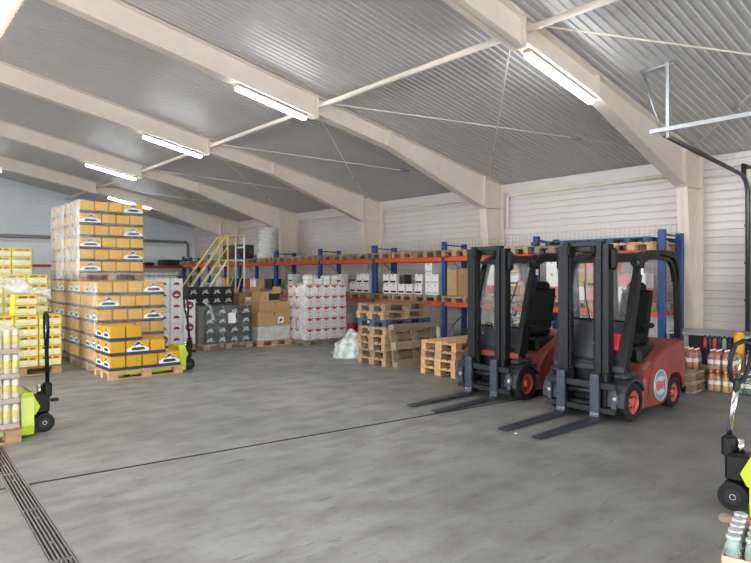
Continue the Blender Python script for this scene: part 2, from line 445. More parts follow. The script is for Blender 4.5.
# portal frames
def frame(i, Y):
    t = ob('portal_frame', None, loc=(0, Y, 0), kind='structure')
    t['label'] = 'cream painted steel portal frame of the hall'
    tw, fw = .012, .11
    lo = lambda x: HR(x)-(.46 if x < 7.0 else .39 if x <= 8.95 else .39+(x-8.95)/(12.2-8.95)*.46)   # deeper beyond the splice
    hi = lambda x: HR(x)-.01
    xs = [XL, 2, 7.0, 8.95, 12.2, XW-.05]
    prof = [(x, hi(x)) for x in (XL, XW-.05)]+[(XW-.05, 3.45), (12.2, lo(12.2)), (8.95, lo(8.95)), (7.0, lo(7.0)), (6.99, lo(6.99)), (XL, lo(XL))]
    ob('rafter_web', MB().prism(prof, -tw, tw, 'y').me('rafter_web', 'cream_steel'), t)
    # bottom and top flanges
    def flange(pts, th, name):
        q = MB(); V = []
        for x, z in pts: V += [(x, -fw, z), (x, fw, z), (x, fw, z+th), (x, -fw, z+th)]
        F = [(0, 1, 2, 3)]
        for k in range(len(pts)-1):
            for e in range(4): F.append((4*k+e, 4*k+4+e, 4*k+4+(e+1) % 4, 4*k+(e+1) % 4))
        k = 4*(len(pts)-1); F.append((k+3, k+2, k+1, k))
        ob(name, q.add(V, F).me(name, 'cream_steel'), t)
    flange([(XL, lo(XL)), (6.99, lo(6.99))], .02, 'bottom_flange'); flange([(7.0, lo(7.0)), (8.95, lo(8.95)), (12.2, lo(12.2))], .02, 'bottom_flange')
    flange([(XL, hi(XL)-.02), (XW-.05, hi(XW-.05)-.02)], .02, 'top_flange')
    # tapered column
    zt = 3.44
    ob('column_web', MB().prism([(12.2, zt), (XW-.05, zt), (XW-.05, 0), (12.55, 0)], -tw, tw, 'y').me('column_web', 'cream_steel'), t)
    q = MB(); q.add([(12.2, -fw, zt), (12.2, fw, zt), (12.22, fw, zt), (12.22, -fw, zt), (12.55, -fw, 0), (12.55, fw, 0), (12.57, fw, 0), (12.57, -fw, 0)],
          [(0, 1, 5, 4), (1, 2, 6, 5), (2, 3, 7, 6), (3, 0, 4, 7), (0, 3, 2, 1), (4, 5, 6, 7)])
    ob('column_flange', q.me('column_flange', 'cream_steel'), t)
    ob('column_flange', MB().box(XW-.06, XW-.04, -fw, fw, 0, 4.08).me('column_flange_outer', 'cream_steel'), t)
    # stiffeners
    for x, nm in ((7.0, 'splice_plate'), (8.95, 'stiffener'), (12.2, 'stiffener')):
        ob(nm, MB().box(x-.012, x+.012, -.10, .10, lo(x-.02)+.01, hi(x)-.015).me(nm, 'cream_steel'), t)
    ob('cap_plate', MB().box(12.12, XW-.04, -.12, .12, zt-.012, zt+.012).me('cap_plate', 'cream_steel'), t)
    ob('base_plate', MB().box(12.48, XW-.03, -.14, .14, 0, .02).me('base_plate', 'cream_steel'), t)
    return t
frames = [frame(i, y) for i, y in enumerate(FR)]
# strut and roof bracing
strut = ob('roof_strut', None, kind='structure'); strut['label'] = 'cream tubular strut joining the roof frames'
for a, b in zip([-6]+FR, FR+[YE]):
    ob('strut_tube', MB().cyl((7.0, a+.13, 5.08), (7.0, b-.13, 5.08), .048, n=12).me('strut_tube', 'cream_steel'), strut)
def rod(p0, p1):
    o = ob('brace_rod', MB().cyl(p0, p1, .013, n=6).me('brace_rod', 'cream_steel'), strut)
    p0, p1 = Vector(p0), Vector(p1); c = p0.lerp(p1, .72); d = (p1-p0).normalized()*.11
    ob('turnbuckle', MB().cyl(c-d, c+d, .025, n=6).me('turnbuckle', 'galv'), strut)
for i, y in enumerate(FR):
    for s_ in (-1, 1):
        y2 = y+4.95*s_
        if y2 < -1: continue
        rod((7.0, y+.12*s_, HR(7)-.14), (12.3, y2-.12*s_, HR(12.3)-.12))

# fluorescent lamps under the rafters
def lamp(x0, x1, Y, lab):
    dp = .515 if x1 < 7 else .44; z0, z1 = HR(x0)-dp, HR(x1)-dp
    t = ob('fluorescent_lamp', None, loc=(x0, Y, z0), label=lab, cat='lamp', group='fluorescent lamps under the rafters')
    L = math.hypot(x1-x0, z1-z0); t.rotation_euler = (0, math.atan2(z0-z1, x1-x0), 0)
    ob('housing', cached(('lh', round(L, 2)), lambda: MB().bev(0, L, -.06, .06, -.012, .03, .01).me('housing', 'lamp_body')), t)
    ob('diffuser', cached(('ld', round(L, 2)), lambda: MB().bev(.015, L-.015, -.055, .055, -.065, -.012, .02).me('diffuser', 'tube_glow')), t)
    for e in (.2, .8):
        ob('mounting_bracket', cached('lb', lambda: MB().box(-.02, .02, -.02, .02, .03, .05).me('mounting_bracket', 'galv')), t, loc=(L*e, 0, 0))
lamp(7.16, 8.9, FR[1], 'lit fluorescent lamp on the rafter ending at the column behind the forklifts')
lamp(5.23, 6.77, FR[2], 'lit fluorescent lamp beside the strut on the second rafter from the forklifts')
lamp(5.3, 6.83, FR[3], 'lit fluorescent lamp beside the strut on the third rafter from the forklifts')
lamp(5.3, 6.83, FR[4], 'lit fluorescent lamp on the fourth rafter, just above the wrapped yellow stack')
lamp(7.45, 9.1, FR[5], 'lit fluorescent lamp peeking over the top right of the high yellow stack')
lamp(2.2, 3.85, FR[5], 'lit fluorescent lamp above the lemon yellow cartons')
for x, y in ((-1.5, FR[1]), (-1.5, FR[2]), (-1.5, FR[3]), (-1.5, FR[4]), (-1.5, FR[5]), (2.0, FR[1])):
    lamp(x, x+1.6, y, 'lit fluorescent lamp under a rafter near the ridge')

# overhead sectional door at the right
door = ob('door_1', MB().box(XW-.30, XW-.26, .3, 4.05, 0, .02).me('door_sill', 'galv'), kind='structure')
for k in range(6):
    ob('door_section', MB().bev(XW-.36, XW-.31, .3, 4.0, .02+k*.58, .02+k*.58+.565, .012).me('door_section', 'door_panel'), door)
pth = [(XW-.38, 4.08, .02), (XW-.38, 4.08, 3.2)]+[(XW-.38-.35*(1-math.cos(a)), 4.08, 3.2+.35*math.sin(a)) for a in (R(22), R(45), R(67), R(90))]+[(9.1, 4.08, 3.80)]
ob('door_track', MB().tube(pth, .04, 6).me('door_track', 'dark_track'), door)
for zz in (.5, 1.2, 1.9, 2.6): ob('track_bracket', MB().box(XW-.40, XW-.02, 4.09, 4.13, zz, zz+.05).me('track_bracket', 'dark_track'), door)
ob('cross_bar', MB().box(9.07, 9.13, .2, 4.26, 3.83, 3.89).me('cross_bar', 'galv'), door)
ob('hanger', MB().box(9.12, 9.17, 3.99, 4.04, 3.74, HR(9.15)).me('hanger', 'galv'), door)
ob('hanger_brace', MB().cyl((9.15, 4.12, 3.84), (9.2, 4.42, HR(9.2)-.03), .018, n=6).me('hanger_brace', 'galv'), door)
ob('hanger_rail', MB().cyl((9.2, 4.46, HR(9.2)-.03), (9.15, 3.92, HR(9.15)-.03), .025, n=6).me('hanger_rail', 'galv'), door)
ob('spring_shaft', MB().cyl((XW-.25, .3, 3.72), (XW-.25, 4.2, 3.72), .03, n=8).me('spring_shaft', 'galv'), door)
ob('door_jamb', MB().box(XW-.26, XW-.02, 4.06, 4.16, 0, 3.75).me('door_jamb', 'cream_steel'), door)
ob('end_bracket', MB().bev(XW-.36, XW-.08, 4.14, 4.20, 3.5, 3.8, .01).me('end_bracket', 'truck_black'), door)

# ------------------------------------------------------------------ pallets
def pallet(x, y, z, rot=0., L=1.2, Wd=.8, lab=None, grp=None, m='wood', plain=False):
    if plain:
        def fn():
            q = MB()
            for i in range(5): q.box(-L/2, L/2, -Wd/2+i*(Wd-.13)/4, -Wd/2+i*(Wd-.13)/4+.13, .122, .144)
            for i in range(3): q.box(-L/2+i*(L-.14)/2, -L/2+i*(L-.14)/2+.14, -Wd/2, Wd/2, .10, .122)
            for i in range(3):
                for j in range(3): q.box(-L/2+i*(L-.14)/2, -L/2+i*(L-.14)/2+.14, -Wd/2+j*(Wd-.1)/2, -Wd/2+j*(Wd-.1)/2+.1, .022, .10)
            for i in range(3): q.box(-L/2, L/2, -Wd/2+i*(Wd-.1)/2, -Wd/2+i*(Wd-.1)/2+.1, 0, .022)
            return q.me('wooden_pallet', m)
        return ob('wooden_pallet', cached(('pp', L, Wd, m), fn), None, (x, y, z), rot, lab, 'pallet', grp)
    t = ob('wooden_pallet', None, None, (x, y, z), rot, lab, 'pallet', grp)
    for i in range(5):
        w = .145 if i in (0, 2, 4) else .1
        ob('top_board', box_me('top_board', L, w, .022, m), t, (0, -Wd/2+.0725+i*(Wd-.145)/4, .122))
    for i in range(3):
        xx = -L/2+.0725+i*(L-.145)/2
        ob('stringer', box_me('stringer', .145, Wd, .022, m), t, (xx, 0, .10))
        for j in range(3):
            ob('block', box_me('block', .145, .1 if j != 1 else .145, .078, m), t, (xx, -Wd/2+(.05, Wd/2, Wd-.05)[j], .022))
    for j in range(3):
        ob('bottom_board', box_me('bottom_board', L, .1 if j != 1 else .145, .022, m), t, (0, -Wd/2+(.05, Wd/2, Wd-.05)[j], 0))
    return t
J = lambda s: random.uniform(-s, s)
LAY = ['lowest', 'second from the floor', 'third from the floor', 'fourth from the floor', 'fifth from the floor', 'sixth from the floor', 'seventh from the floor', 'eighth from the floor', 'ninth from the floor', 'tenth from the floor', 'eleventh from the floor', 'topmost']
# tall stack of empty pallets
for k in range(8):
    pallet(8.02+J(.025), 8.82+J(.015), k*.1445, J(.02), lab=('blue' if k == 5 else 'weathered')+' wooden pallet, %s of the tall stack beside the film heap' % LAY[k], grp='pallets in the tall stack',
           m='wood_blue' if k == 5 else random.choice(['wood', 'wood', 'wood_grey']))
# one pallet stood on edge against that stack
t = pallet(8.16, 8.46, .40, 0, lab='wooden pallet stood on its long edge against the tall stack', m='wood_grey')
t.rotation_euler = (R(-99), 0, 0); t.location = (8.08, 8.19, .397)
# short stack
for k in range(4):
    pallet(8.04+J(.02), 7.09+J(.02), k*.1445, J(.015), lab='pale wooden pallet, %s in the short stack beside the numbered forklift' % LAY[k], grp='pallets in the short stack',
           m='wood_light' if k != 2 else 'wood')

# ------------------------------------------------------------------ cartons
def carton(kind, x, y, z, rot=0., lab=None, grp=None, faces=('f', 'b'), turn=False):
    """front face is local -y; local +-y carry the print"""
    K = KINDS[kind]; dx, dy, dz = K['size']; c = 'carton'
    t = ob(K['name'], cached(('cb', kind), lambda: K['body'](dx, dy, dz)), None, (x, y, z), rot+(math.pi if turn else 0), lab, c, grp)
    for nm, key, fn, side in K['parts']:
        if side in ('f', 'b') and side not in faces: continue
        ob(nm, cached(('cp', kind, key), fn), t)
    return t
def plate(poly, y, th, nm, m, sgn=-1):
    """flat print standing th proud of the face at local y (front face: sgn -1)"""
    return MB().prism([(u*(1 if sgn < 0 else -1), v) for u, v in poly], y, y+sgn*th, 'y').me(nm, m)
KINDS = {}
# -- yellow mountain cartons
sx, sy, sz = .388, .258, .238
def ybody(dx, dy, dz):
    q = MB(); g = .006
    q.bev(-dx/2+g, dx/2-g, -dy/2+g, dy/2-g, .0, dz-.003, .012); return q.me('drink_carton', 'yellow_card')
def ytray():
    q = MB(); q.bev(-sx/2, sx/2, -sy/2, sy/2, 0, .052, .004); return q.me('tray', 'tray_blue')
mt = [(-.178, .054), (.178, .054), (.178, .10), (.13, .12), (.08, .15), (.05, .185), (.015, .222), (-.015, .222), (-.045, .185), (-.09, .145), (-.14, .12), (-.178, .10)]
mk = [(-.095, .135), (-.05, .172), (-.012, .212), (.014, .212), (.045, .175), (.075, .155), (.10, .135), (.045, .15), (.015, .172), (-.006, .15), (-.028, .16), (-.055, .14)]
wd = [(-.11, .075), (-.10, .118), (-.03, .122), (.02, .118), (.06, .125), (.10, .114), (.115, .078), (.05, .074), (-.03, .070)]
parts = [('tray', 't', ytray, 'a')]
for sd, sg in (('f', -1), ('b', 1)):
    yy = sg*(sy/2-.006)
    parts += [('logo', 'l'+sd, (lambda yy=yy, sg=sg: plate(mt, yy, .0015, 'logo', 'logo_white', sg)), sd),
              ('mountain_mark', 'm'+sd, (lambda yy=yy, sg=sg: plate(mk, yy, .0025, 'mountain_mark', 'logo_dark', sg)), sd),
              ('wordmark', 'w'+sd, (lambda yy=yy, sg=sg: plate(wd, yy, .0025, 'wordmark', 'logo_dark', sg)), sd)]
KINDS['yellow'] = dict(name='drink_carton', size=(sx, sy, sz), body=ybody, parts=parts)
def ylayer(x0, y0, z, flip, keep, lab, grp, th=.24):
    """12 cartons on 1.17 x 1.04; keep(cx, cy) says which of them show"""
    L = []
    for j in range(4): L.append((.195, .13+.26*j, 0))
    for i in range(3):
        for j in range(2): L.append((.39+.13+.26*i, .195+.39*j, 1))
    for i in range(2): L.append((.39+.195+.39*i, .78+.13, 0))
    for cx, cy, r in L:
        if flip: cx = 1.17-cx
        if keep(cx, cy):
            f = []
            if r == 0: f = (['f'] if cy < .3 else [])+(['b'] if cy > .85 else [])
            else: f = ['b'] if (cx < .3) else (['f'] if cx > .9 else [])     # turned: local -y looks to +x
            cr = carton('yellow', x0+cx+J(.002), y0+cy, z, (math.pi/2 if r else 0)+J(.002), lab, grp, faces=f); cr.scale.z = th/.24
X0 = 3.10
lowY = [10.98, 12.08, 13.18, 14.28]
for n, y0 in enumerate(lowY):
    for p_ in (0,):
        pallet(X0+.585, y0+.52, 0, 0, 1.2, 1.04, lab='wooden pallet under the wrapped yellow cartons', grp='pallets under the yellow cartons', plain=n > 1)
    for k in range(6):
        keep = lambda cx, cy, k=k, n=n: (cx < .30) or (n == 0 and (cy < .40 or k == 5)) or (k == 5 and n == 3 and cx < .6)
        ylayer(X0, y0, .146+k*.24, k % 2 == 1, keep,
               'yellow drinks carton with mountain logo on blue tray, lower wrapped row, %s' % LAY[k], 'yellow cartons in the lower wrapped row')
# upper pallets on top of the row
upY = [12.05, 13.17]
zt = .146+6*.24+.002
for n, y0 in enumerate(upY):
    pallet(X0+.585, y0+.52, zt, 0, 1.2, 1.04, lab='wooden pallet between the lower row and the high wrapped yellow stack', grp='pallets of the high yellow stack')
    for k in range(6):
        keep = lambda cx, cy, k=k, n=n: (cx < .30) or (n == 0 and cy < .40) or (k == 5 and n == 0)
        ylayer(X0, y0, zt+.146+k*.226, k % 2 == 1, keep,
               'yellow drinks carton in the film-wrapped stack atop the row, its %s layer' % ['lowest', 'second', 'third', 'fourth', 'fifth', 'topmost'][k], 'yellow cartons in the high wrapped stack', .2255)
# front pallet, partly unloaded
pallet(3.66, 10.55, 0, 0, 1.22, .8, lab='wooden pallet carrying the partly unloaded yellow cartons', m='wood_light')
fg = 'yellow cartons on the front pallet'
def frow(z, spec):
    x = 3.06; fl = 'bright yellow drinks carton on the partly unloaded front pallet, '+('bottom layer' if z < .2 else 'middle layer' if z < .5 else 'top layer')
    for typ in spec:
        w = .26 if typ in 'sS' else .39
        if typ in 'sl':      # s: end view, l: logo view
            if typ == 'l':
                for j in range(3 if z < .3 else 2): carton('yellow', x+w/2, 10.16+.13+.262*j, z, J(.006), fl+(', mountain logo side showing' if j == 0 else ', behind the logo carton'), fg, faces=['f'] if j == 0 else [])
            else:
                for j in range(2): carton('yellow', x+w/2, 10.16+.195+.392*j, z, math.pi/2+J(.006), fl+(', plain end showing' if j == 0 else ', second row'), fg, faces=['b'] if x < 3.1 else [])
        x += w+.002
frow(.146, 'sssl'); frow(.146+.24, 'sls'); frow(.146+.48, 'ss')
# stretch film round the wrapped stacks
def film(x0, x1, y0, y1, z0, z1, lab, m='film', cat='film', seed=1):
    rr = random.Random(seed); q = MB(); V = []
    nz_, per = 9, []
    nx, ny = 6, 6
    for i in range(nx): per.append((x0+(x1-x0)*i/nx, y0, 0, -1))
    for i in range(ny): per.append((x1, y0+(y1-y0)*i/ny, 1, 0))
    for i in range(nx): per.append((x1-(x1-x0)*i/nx, y1, 0, 1))
    for i in range(ny): per.append((x0, y1-(y1-y0)*i/ny, -1, 0))
    n = len(per)
    for k in range(nz_+1):
        z = z0+(z1-z0)*k/nz_
        for (px, py, nx_, ny_) in per:
            d = .006+rr.random()*.012
            V.append((px+nx_*d, py+ny_*d, z+(J(.015) if 0 < k < nz_ else 0)))
    F = [(k*n+i, k*n+(i+1) % n, (k+1)*n+(i+1) % n, (k+1)*n+i) for k in range(nz_) for i in range(n)]
    q.add(V, F, 0, True); q.m = [0 if i >= 2*nx+ny else 1 for k in range(nz_) for i in range(n)]
    return ob('stretch_film', q.me('stretch_film', m, 'film_clear'), None, None, None, lab, cat)
film(X0-.01, X0+1.18, upY[0]-.01, upY[0]+1.05, zt+.03, zt+.146+1.36, 'crinkled clear stretch film round the high yellow stack over the logo front', 'film', seed=3)
film(X0-.01, X0+1.18, upY[1]-.01, upY[1]+1.05, zt+.03, zt+.146+1.36, 'crinkled clear stretch film round the rear pallet of the high yellow stack', 'film', seed=4)
for n, y0 in enumerate(lowY):
    film(X0-.01, X0+1.18, y0-.004, y0+1.045, .03, .146+1.43, ['clear stretch film round the lower yellow pallet behind the unloaded one', 'clear stretch film round the second lower yellow pallet',
         'clear stretch film round the third lower yellow pallet', 'clear stretch film round the last lower yellow pallet'][n], 'film_thin', seed=10+n)

# -- lemon cartons
lx, ly, lz = .355, .25, .172
def lbody(dx, dy, dz): return MB().bev(-dx/2+.002, dx/2-.002, -dy/2+.002, dy/2-.002, 0, dz-.002, .006).me('fruit_carton', 'lemon')
def rect(a, b, c, d): return [(a, c), (b, c), (b, d), (a, d)]
parts = []
for sd, sg in (('f', -1),):
    yy = sg*(ly/2-.002)
    parts += [('cream_panel', 'p', (lambda yy=yy, sg=sg: plate(rect(-.16, .16, .012, .105), yy, .0012, 'cream_panel', 'cream_panel', sg)), 'f'),
              ('wordmark', 'w', (lambda yy=yy, sg=sg: plate([(-.12, .12), (-.12, .148), (.0, .152), (.02, .135), (.0, .118)], yy, .0018, 'wordmark', 'ink_dark', sg)), 'f'),
              ('wordmark', 'w2', (lambda yy=yy, sg=sg: plate(rect(.05, .13, .118, .148), yy, .0018, 'wordmark_red', 'ink_red', sg)), 'f'),
              ('bottom_stripe', 's', (lambda yy=yy, sg=sg: plate(rect(-.16, .06, .03, .045), yy, .0022, 'bottom_stripe', 'lemon', sg)), 'f')]
KINDS['lemon'] = dict(name='fruit_carton', size=(lx, ly, lz), body=lbody, parts=parts)
pallet(2.08, 11.95, 0, 0, 1.2, .8, lab='wooden pallet under the front lemon yellow cartons', m='wood')
for k in range(5):
    for i in range(3):
        carton('lemon', 2.69-.18-i*.36, 11.70, .146+k*.174, J(.008), 'lemon yellow carton in the front stack behind the green pallet truck, '+LAY[k], 'lemon cartons in the front stack')
        if k == 4 or i == 0: carton('lemon', 2.69-.18-i*.36, 11.70+.255, .146+k*.174, J(.008), 'lemon yellow carton in the front stack behind the green pallet truck, '+LAY[k], 'lemon cartons in the front stack')
for k in range(2):
    carton('lemon', 2.13+k*.01, 11.74, .146+5*.174+.001+k*.174, R(6)+J(.02), 'bright lemon yellow carton, one of two loose on top of the front stack', 'loose lemon cartons')
pallet(2.08, 12.95, 0, 0, 1.2, .8, lab='wooden pallet under the middle lemon yellow cartons', plain=True)
for k in range(9):
    for i in range(3):
        carton('lemon', 2.69-.18-i*.36, 12.70, .146+k*.174, J(.008), 'lemon yellow carton in the middle stack half covered by white film, '+LAY[k], 'lemon cartons in the middle stack')
        if i == 0: carton('lemon', 2.69-.18, 12.70+.255, .146+k*.174, J(.008), 'lemon yellow carton in the middle stack half covered by white film, '+LAY[k], 'lemon cartons in the middle stack')
pallet(2.08, 14.05, 0, 0, 1.2, .8, lab='wooden pallet under the rear lemon yellow cartons', plain=True)
for k in range(12):
    for i in range(3):
        if k > 5: carton('lemon', 2.64-.18-i*.36, 13.80, .146+k*.174, J(.008), 'lemon yellow carton in the tallest stack of its row, '+LAY[k], 'lemon cartons in the tallest stack')
for k in range(6):
    for i in range(3): carton('lemon', 2.64-.18-i*.36, 13.80, .146+k*.174, J(.008), 'lemon yellow carton in the tallest stack of its row, '+LAY[k], 'lemon cartons in the tallest stack')
film(1.60, 2.70, 12.565, 12.96, .05, 1.70, 'clear stretch film round the middle lemon cartons', 'film', seed=51)
film(1.55, 2.65, 13.665, 13.94, .05, 2.22, 'clear stretch film round the tallest lemon cartons', 'film', seed=52)
# white film slung over the middle lemon stack
q = MB(); V = []; n = 14
for i in range(n+1):
    x = 1.3+i*(2.72-1.3)/n; zc = 1.66-.32*(i/n)**1.3; hw = .10+.05*math.sin(i*.9)
    for j in range(5):
        z = zc-hw+2*hw*j/4; V.append((x, 12.52-.02*math.sin(j*2.1+i*1.3)-.018*(j % 2), z))
for i in range(n):
    for j in range(4): a = i*5+j; q.f.append([a, a+5, a+6, a+1]); q.m.append(0); q.sm.append(True)
q.v = V
o = ob('loose_film', q.me('loose_film', 'film_thick'), None, None, None, 'white band of loose stretch film slung across the middle lemon cartons', 'film')
md = o.modifiers.new('thickness', 'SOLIDIFY'); md.thickness = .004

# -- white cartons with red arch print
wx, wy, wz = .29, .26, .245
def wbody(dx, dy, dz): return MB().bev(-dx/2+.002, dx/2-.002, -dy/2+.002, dy/2-.002, 0, dz-.002, .006).me('white_carton', 'white_card')
def arch(r0, r1, zc):
    a = [(r1*math.cos(R(t)), zc+r1*.8*math.sin(R(t))) for t in range(0, 181, 20)]
    b = [(r0*math.cos(R(t)), zc+r0*.6*math.sin(R(t))) for t in range(180, -1, -20)]
    return a+b
KINDS['arch'] = dict(name='white_carton', size=(wx, wy, wz), body=wbody, parts=[
    ('arch_print', 'a', lambda: plate(arch(.03, .075, .10), -wy/2+.002, .0015, 'arch_print', 'ink_maroon'), 'f'),
    ('arch_centre', 'b', lambda: plate(arch(.006, .03, .10), -wy/2+.002, .0018, 'arch_centre', 'logo_dark'), 'f')])
KINDS['emblem'] = dict(name='white_carton', size=(wx, wy, wz), body=wbody, parts=[
    ('emblem_print', 'a', lambda: plate([(.10*math.cos(R(t)), .14+.085*math.sin(R(t))*(1 if t < 180 else 1.15)) for t in range(0, 360, 24)], -wy/2+.002, .0015, 'emblem_print', 'ink_maroon'), 'f'),
    ('emblem_centre', 'b', lambda: plate([(.055*math.cos(R(t)), .12+.018*math.sin(R(t))) for t in range(0, 360, 30)], -wy/2+.002, .002, 'emblem_centre', 'logo_white'), 'f')])
pallet(5.21, 13.45, 0, 0, 1.2, .8, lab='wooden pallet under the white cartons with red arches', plain=True)
for k in range(6):
    for i in range(4):
        if k > 3 and i == 0: continue
        kd = 'emblem' if (k, i) in ((1, 0), (3, 0), (4, 1), (0, 2)) else 'arch'
        for j in range(2 if (i == 0 or k >= 3) else 1):
            carton(kd, 5.80-.15-i*.295, 13.19+j*.265, .146+k*.247, J(.008), ('white carton with round red emblem' if kd == 'emblem' else 'white carton with red arch')+' stacked behind the yellow cartons, '+LAY[k], 'white cartons with red arches', faces=['f'] if j == 0 else [])

# -- black cartons, film wrapped
bx, by, bz = .295, .255, .21
def bbody(dx, dy, dz): return MB().bev(-dx/2+.002, dx/2-.002, -dy/2+.002, dy/2-.002, 0, dz-.002, .006).me('black_carton', 'black_card')
glyph = [(-.09, .04), (-.04, .04), (-.03, .08), (.03, .05), (.09, .05), (.08, .08), (.05, .085), (.06, .13), (.02, .15), (-.02, .11), (-.05, .14), (-.06, .09)]
KINDS['black'] = dict(name='black_carton', size=(bx, by, bz), body=bbody, parts=[
    ('grey_print', 'a', lambda: plate(glyph, -by/2+.002, .0015, 'grey_print', 'print_grey'), 'f')])
pallet(6.43, 13.10, 0, 0, 1.2, .8, lab='wooden pallet under the front black cartons')
for k in range(4):
    for i in range(4):
        for j in range(3):
            if j == 0 or i == 0 or k == 3:
                carton('black', 5.83+.15+i*.298, 12.83+j*.258, .146+k*.212, J(.008), 'black carton with grey print on the front film-wrapped pallet, '+LAY[k], 'black cartons in front', faces=['f'] if j == 0 else [])
film(5.82, 7.03, 12.69, 13.50, .05, 1.0, 'clear stretch film round the front black cartons', 'film_thin', seed=31)
ob('delivery_note', MB().box(6.40, 6.58, 12.655, 12.66, .60, .84).me('delivery_note', 'sticker_white'), None, None, None, 'white delivery note stuck on the wrapped black cartons', 'paper')
ob('film_strip', MB().tube([(5.80, 12.64, 1.12), (5.95, 12.63, .98), (6.02, 12.64, .72), (6.1, 12.64, .66)], [.03, .035, .03, .012], 6).me('film_strip', 'film_thick'), None, None, None, 'torn white film strip hanging down the wrapped black cartons', 'film')
pallet(6.46, 14.05, 0, 0, 1.2, .8, lab='wooden pallet under the taller black cartons behind', plain=True)
for k in range(6):
    for i in range(4):
        for j in range(2):
            if (j == 0 and k > 2) or i == 0 or k == 5:
                carton('black', 5.86+.15+i*.298, 13.78+j*.258, .146+k*.212, J(.008), 'black carton with grey print in the taller stack behind, '+LAY[k], 'black cartons in the taller stack', faces=['f'] if j == 0 else [])

# -- brown cardboard on a pallet
pallet(7.60, 13.02, 0, 0, .9, .8, lab='wooden pallet under the big brown cardboard carton', m='wood_light')
q = MB()
for k in range(6): q.bev(-.44+J(.01), .44+J(.01), -.38, .38, k*.055, k*.055+.052, .008)
ob('flat_bundle', q.me('flat_bundle', 'wrap_silver'), None, (7.60, 13.02, .146), J(.01), 'film-wrapped bundle of flattened board under the brown cartons', 'bundle')
def kraft_box(x, y, z, dx, dy, dz, lab, m='kraft', rot=0., flaps=False, panel=None, grp=None):
    t = ob('cardboard_carton', MB().bev(-dx/2, dx/2, -dy/2, dy/2, 0, dz, .006).me('cardboard_carton', m), None, (x, y, z), rot, lab, 'carton', grp)
    ob('tape', MB().box(-.025, .025, -dy/2-.0012, dy/2+.0012, dz*.72, dz+.0015).me('tape', 'kraft_dark'), t)
    if flaps:
        for s_ in (-1, 1):
            q = MB().prism([(s_*dx/2, dz-.004), (s_*(dx/2+.02), dz+.12), (s_*(dx/2+.026), dz+.12), (s_*(dx/2+.006), dz-.004)], -dy/2+.01, dy/2-.01, 'y')
            ob('flap', q.me('flap', m), t)
    if panel:
        a, b, c, d, pm = panel
        ob('print_panel', MB().box(a, b, -dy/2-.002, -dy/2, c, d).me('print_panel', pm), t)
    return t
t = kraft_box(7.60, 13.02, .478, .88, .74, .33, 'large brown cardboard carton with a white square label on the wrapped bundle', panel=(.1, .26, .06, .21, 'sticker_white'))
ob('label_mark', MB().prism([(.13, .09), (.2, .11), (.23, .18), (.17, .17)], -.374, -.3735, 'y').me('label_mark', 'logo_dark'), t)
kraft_box(7.62, 13.02, .81, .86, .72, .24, 'brown cardboard carton set on the large labelled one', m='kraft', flaps=False)
kraft_box(7.55, 12.95, 1.052, .56, .42, .24, 'open brown carton with a black printed panel on top of the cartons', panel=(-.05, .26, .04, .2, 'black_card'), flaps=True)
kraft_box(7.44, 13.85, .146+.0, .55, .5, 1.1, 'tall brown carton standing behind the big labelled carton', m='kraft_dark', panel=(-.1, .06, .85, 1.0, 'sticker_white'))
pallet(7.50, 13.95, 0, 0, .8, .8, lab='wooden pallet under the tall brown carton', plain=True)

# -- white and red cartons
rx, ry, rz = .24, .26, .262
def rbody(dx, dy, dz): return MB().bev(-dx/2+.002, dx/2-.002, -dy/2+.002, dy/2-.002, 0, dz-.002, .006).me('red_peak_carton', 'white_card')
KINDS['peak'] = dict(name='red_peak_carton', size=(rx, ry, rz), body=rbody, parts=[
    ('red_peak', 'a', lambda: plate([(-.115, rz-.010), (.115, rz-.010), (.05, rz-.055), (.0, rz-.085), (-.05, rz-.055)], -ry/2+.002, .0015, 'red_peak', 'ink_red'), 'f'),
    ('dark_mark', 'b', lambda: plate([(-.02, .12), (.03, .12), (.03, .135), (-.02, .135)], -ry/2+.002, .0015, 'dark_mark', 'logo_dark'), 'f'),
    ('foot_mark', 'c', lambda: plate([(-.03, .02), (.03, .02), (.03, .035), (-.03, .035)], -ry/2+.002, .0015, 'foot_mark', 'ink_red'), 'f'),
    ('red_peak', 'd', lambda: plate([(-.115, rz-.010), (.115, rz-.010), (.05, rz-.055), (.0, rz-.085), (-.05, rz-.055)], ry/2-.002, .0015, 'red_peak', 'ink_red', 1), 'b')])
pallet(8.68, 12.42, 0, 0, 1.2, .8, lab='wooden pallet under the white cartons with red peaks', m='wood_grey')
pl_ = 'white carton with red pointed print in the tidy wrapped block, '
for k in range(5):
    for i in range(5):
        for j in range(3):
            if j == 0: carton('peak', 8.08+.12+i*.242, 12.15, .146+k*.264, J(.006), pl_+LAY[k], 'white cartons with red peaks', faces=['f'])
            elif i == 0: carton('peak', 8.08+.13, 12.15+j*.262, .146+k*.264, -math.pi/2+J(.006), pl_+LAY[k], 'white cartons with red peaks', faces=['f'])
            elif k == 4: carton('peak', 8.08+.13+i*.242, 12.15+j*.262, .146+k*.264, J(.006), pl_+LAY[k], 'white cartons with red peaks', faces=[])
film(8.07, 9.30, 12.01, 12.83, .05, 1.46, 'clear stretch film round the white cartons with red peaks', 'film_thin', seed=41)
def tinpack(x, y, w, h, lab):
    t = ob('wrapped_pack', MB().bev(-w/2, w/2, -.1, .1, 0, h, .012).me('wrapped_pack', 'white_card'), None, (x, y, .146+5*.264+.004), J(.2), lab, 'pack', 'loose white packs on the red peak cartons')
    ob('print_band', MB().bev(-w/2-.002, w/2+.002, -.102, .102, h*.4, h*.6, .012).me('print_band', 'print_grey'), t)
for x, w, h in ((8.30, .16, .22), (8.60, .20, .14), (8.84, .17, .21), (9.06, .16, .21)):
    tinpack(x, 12.3+J(.05), w, h, 'small loose white pack on top of the red peak cartons')

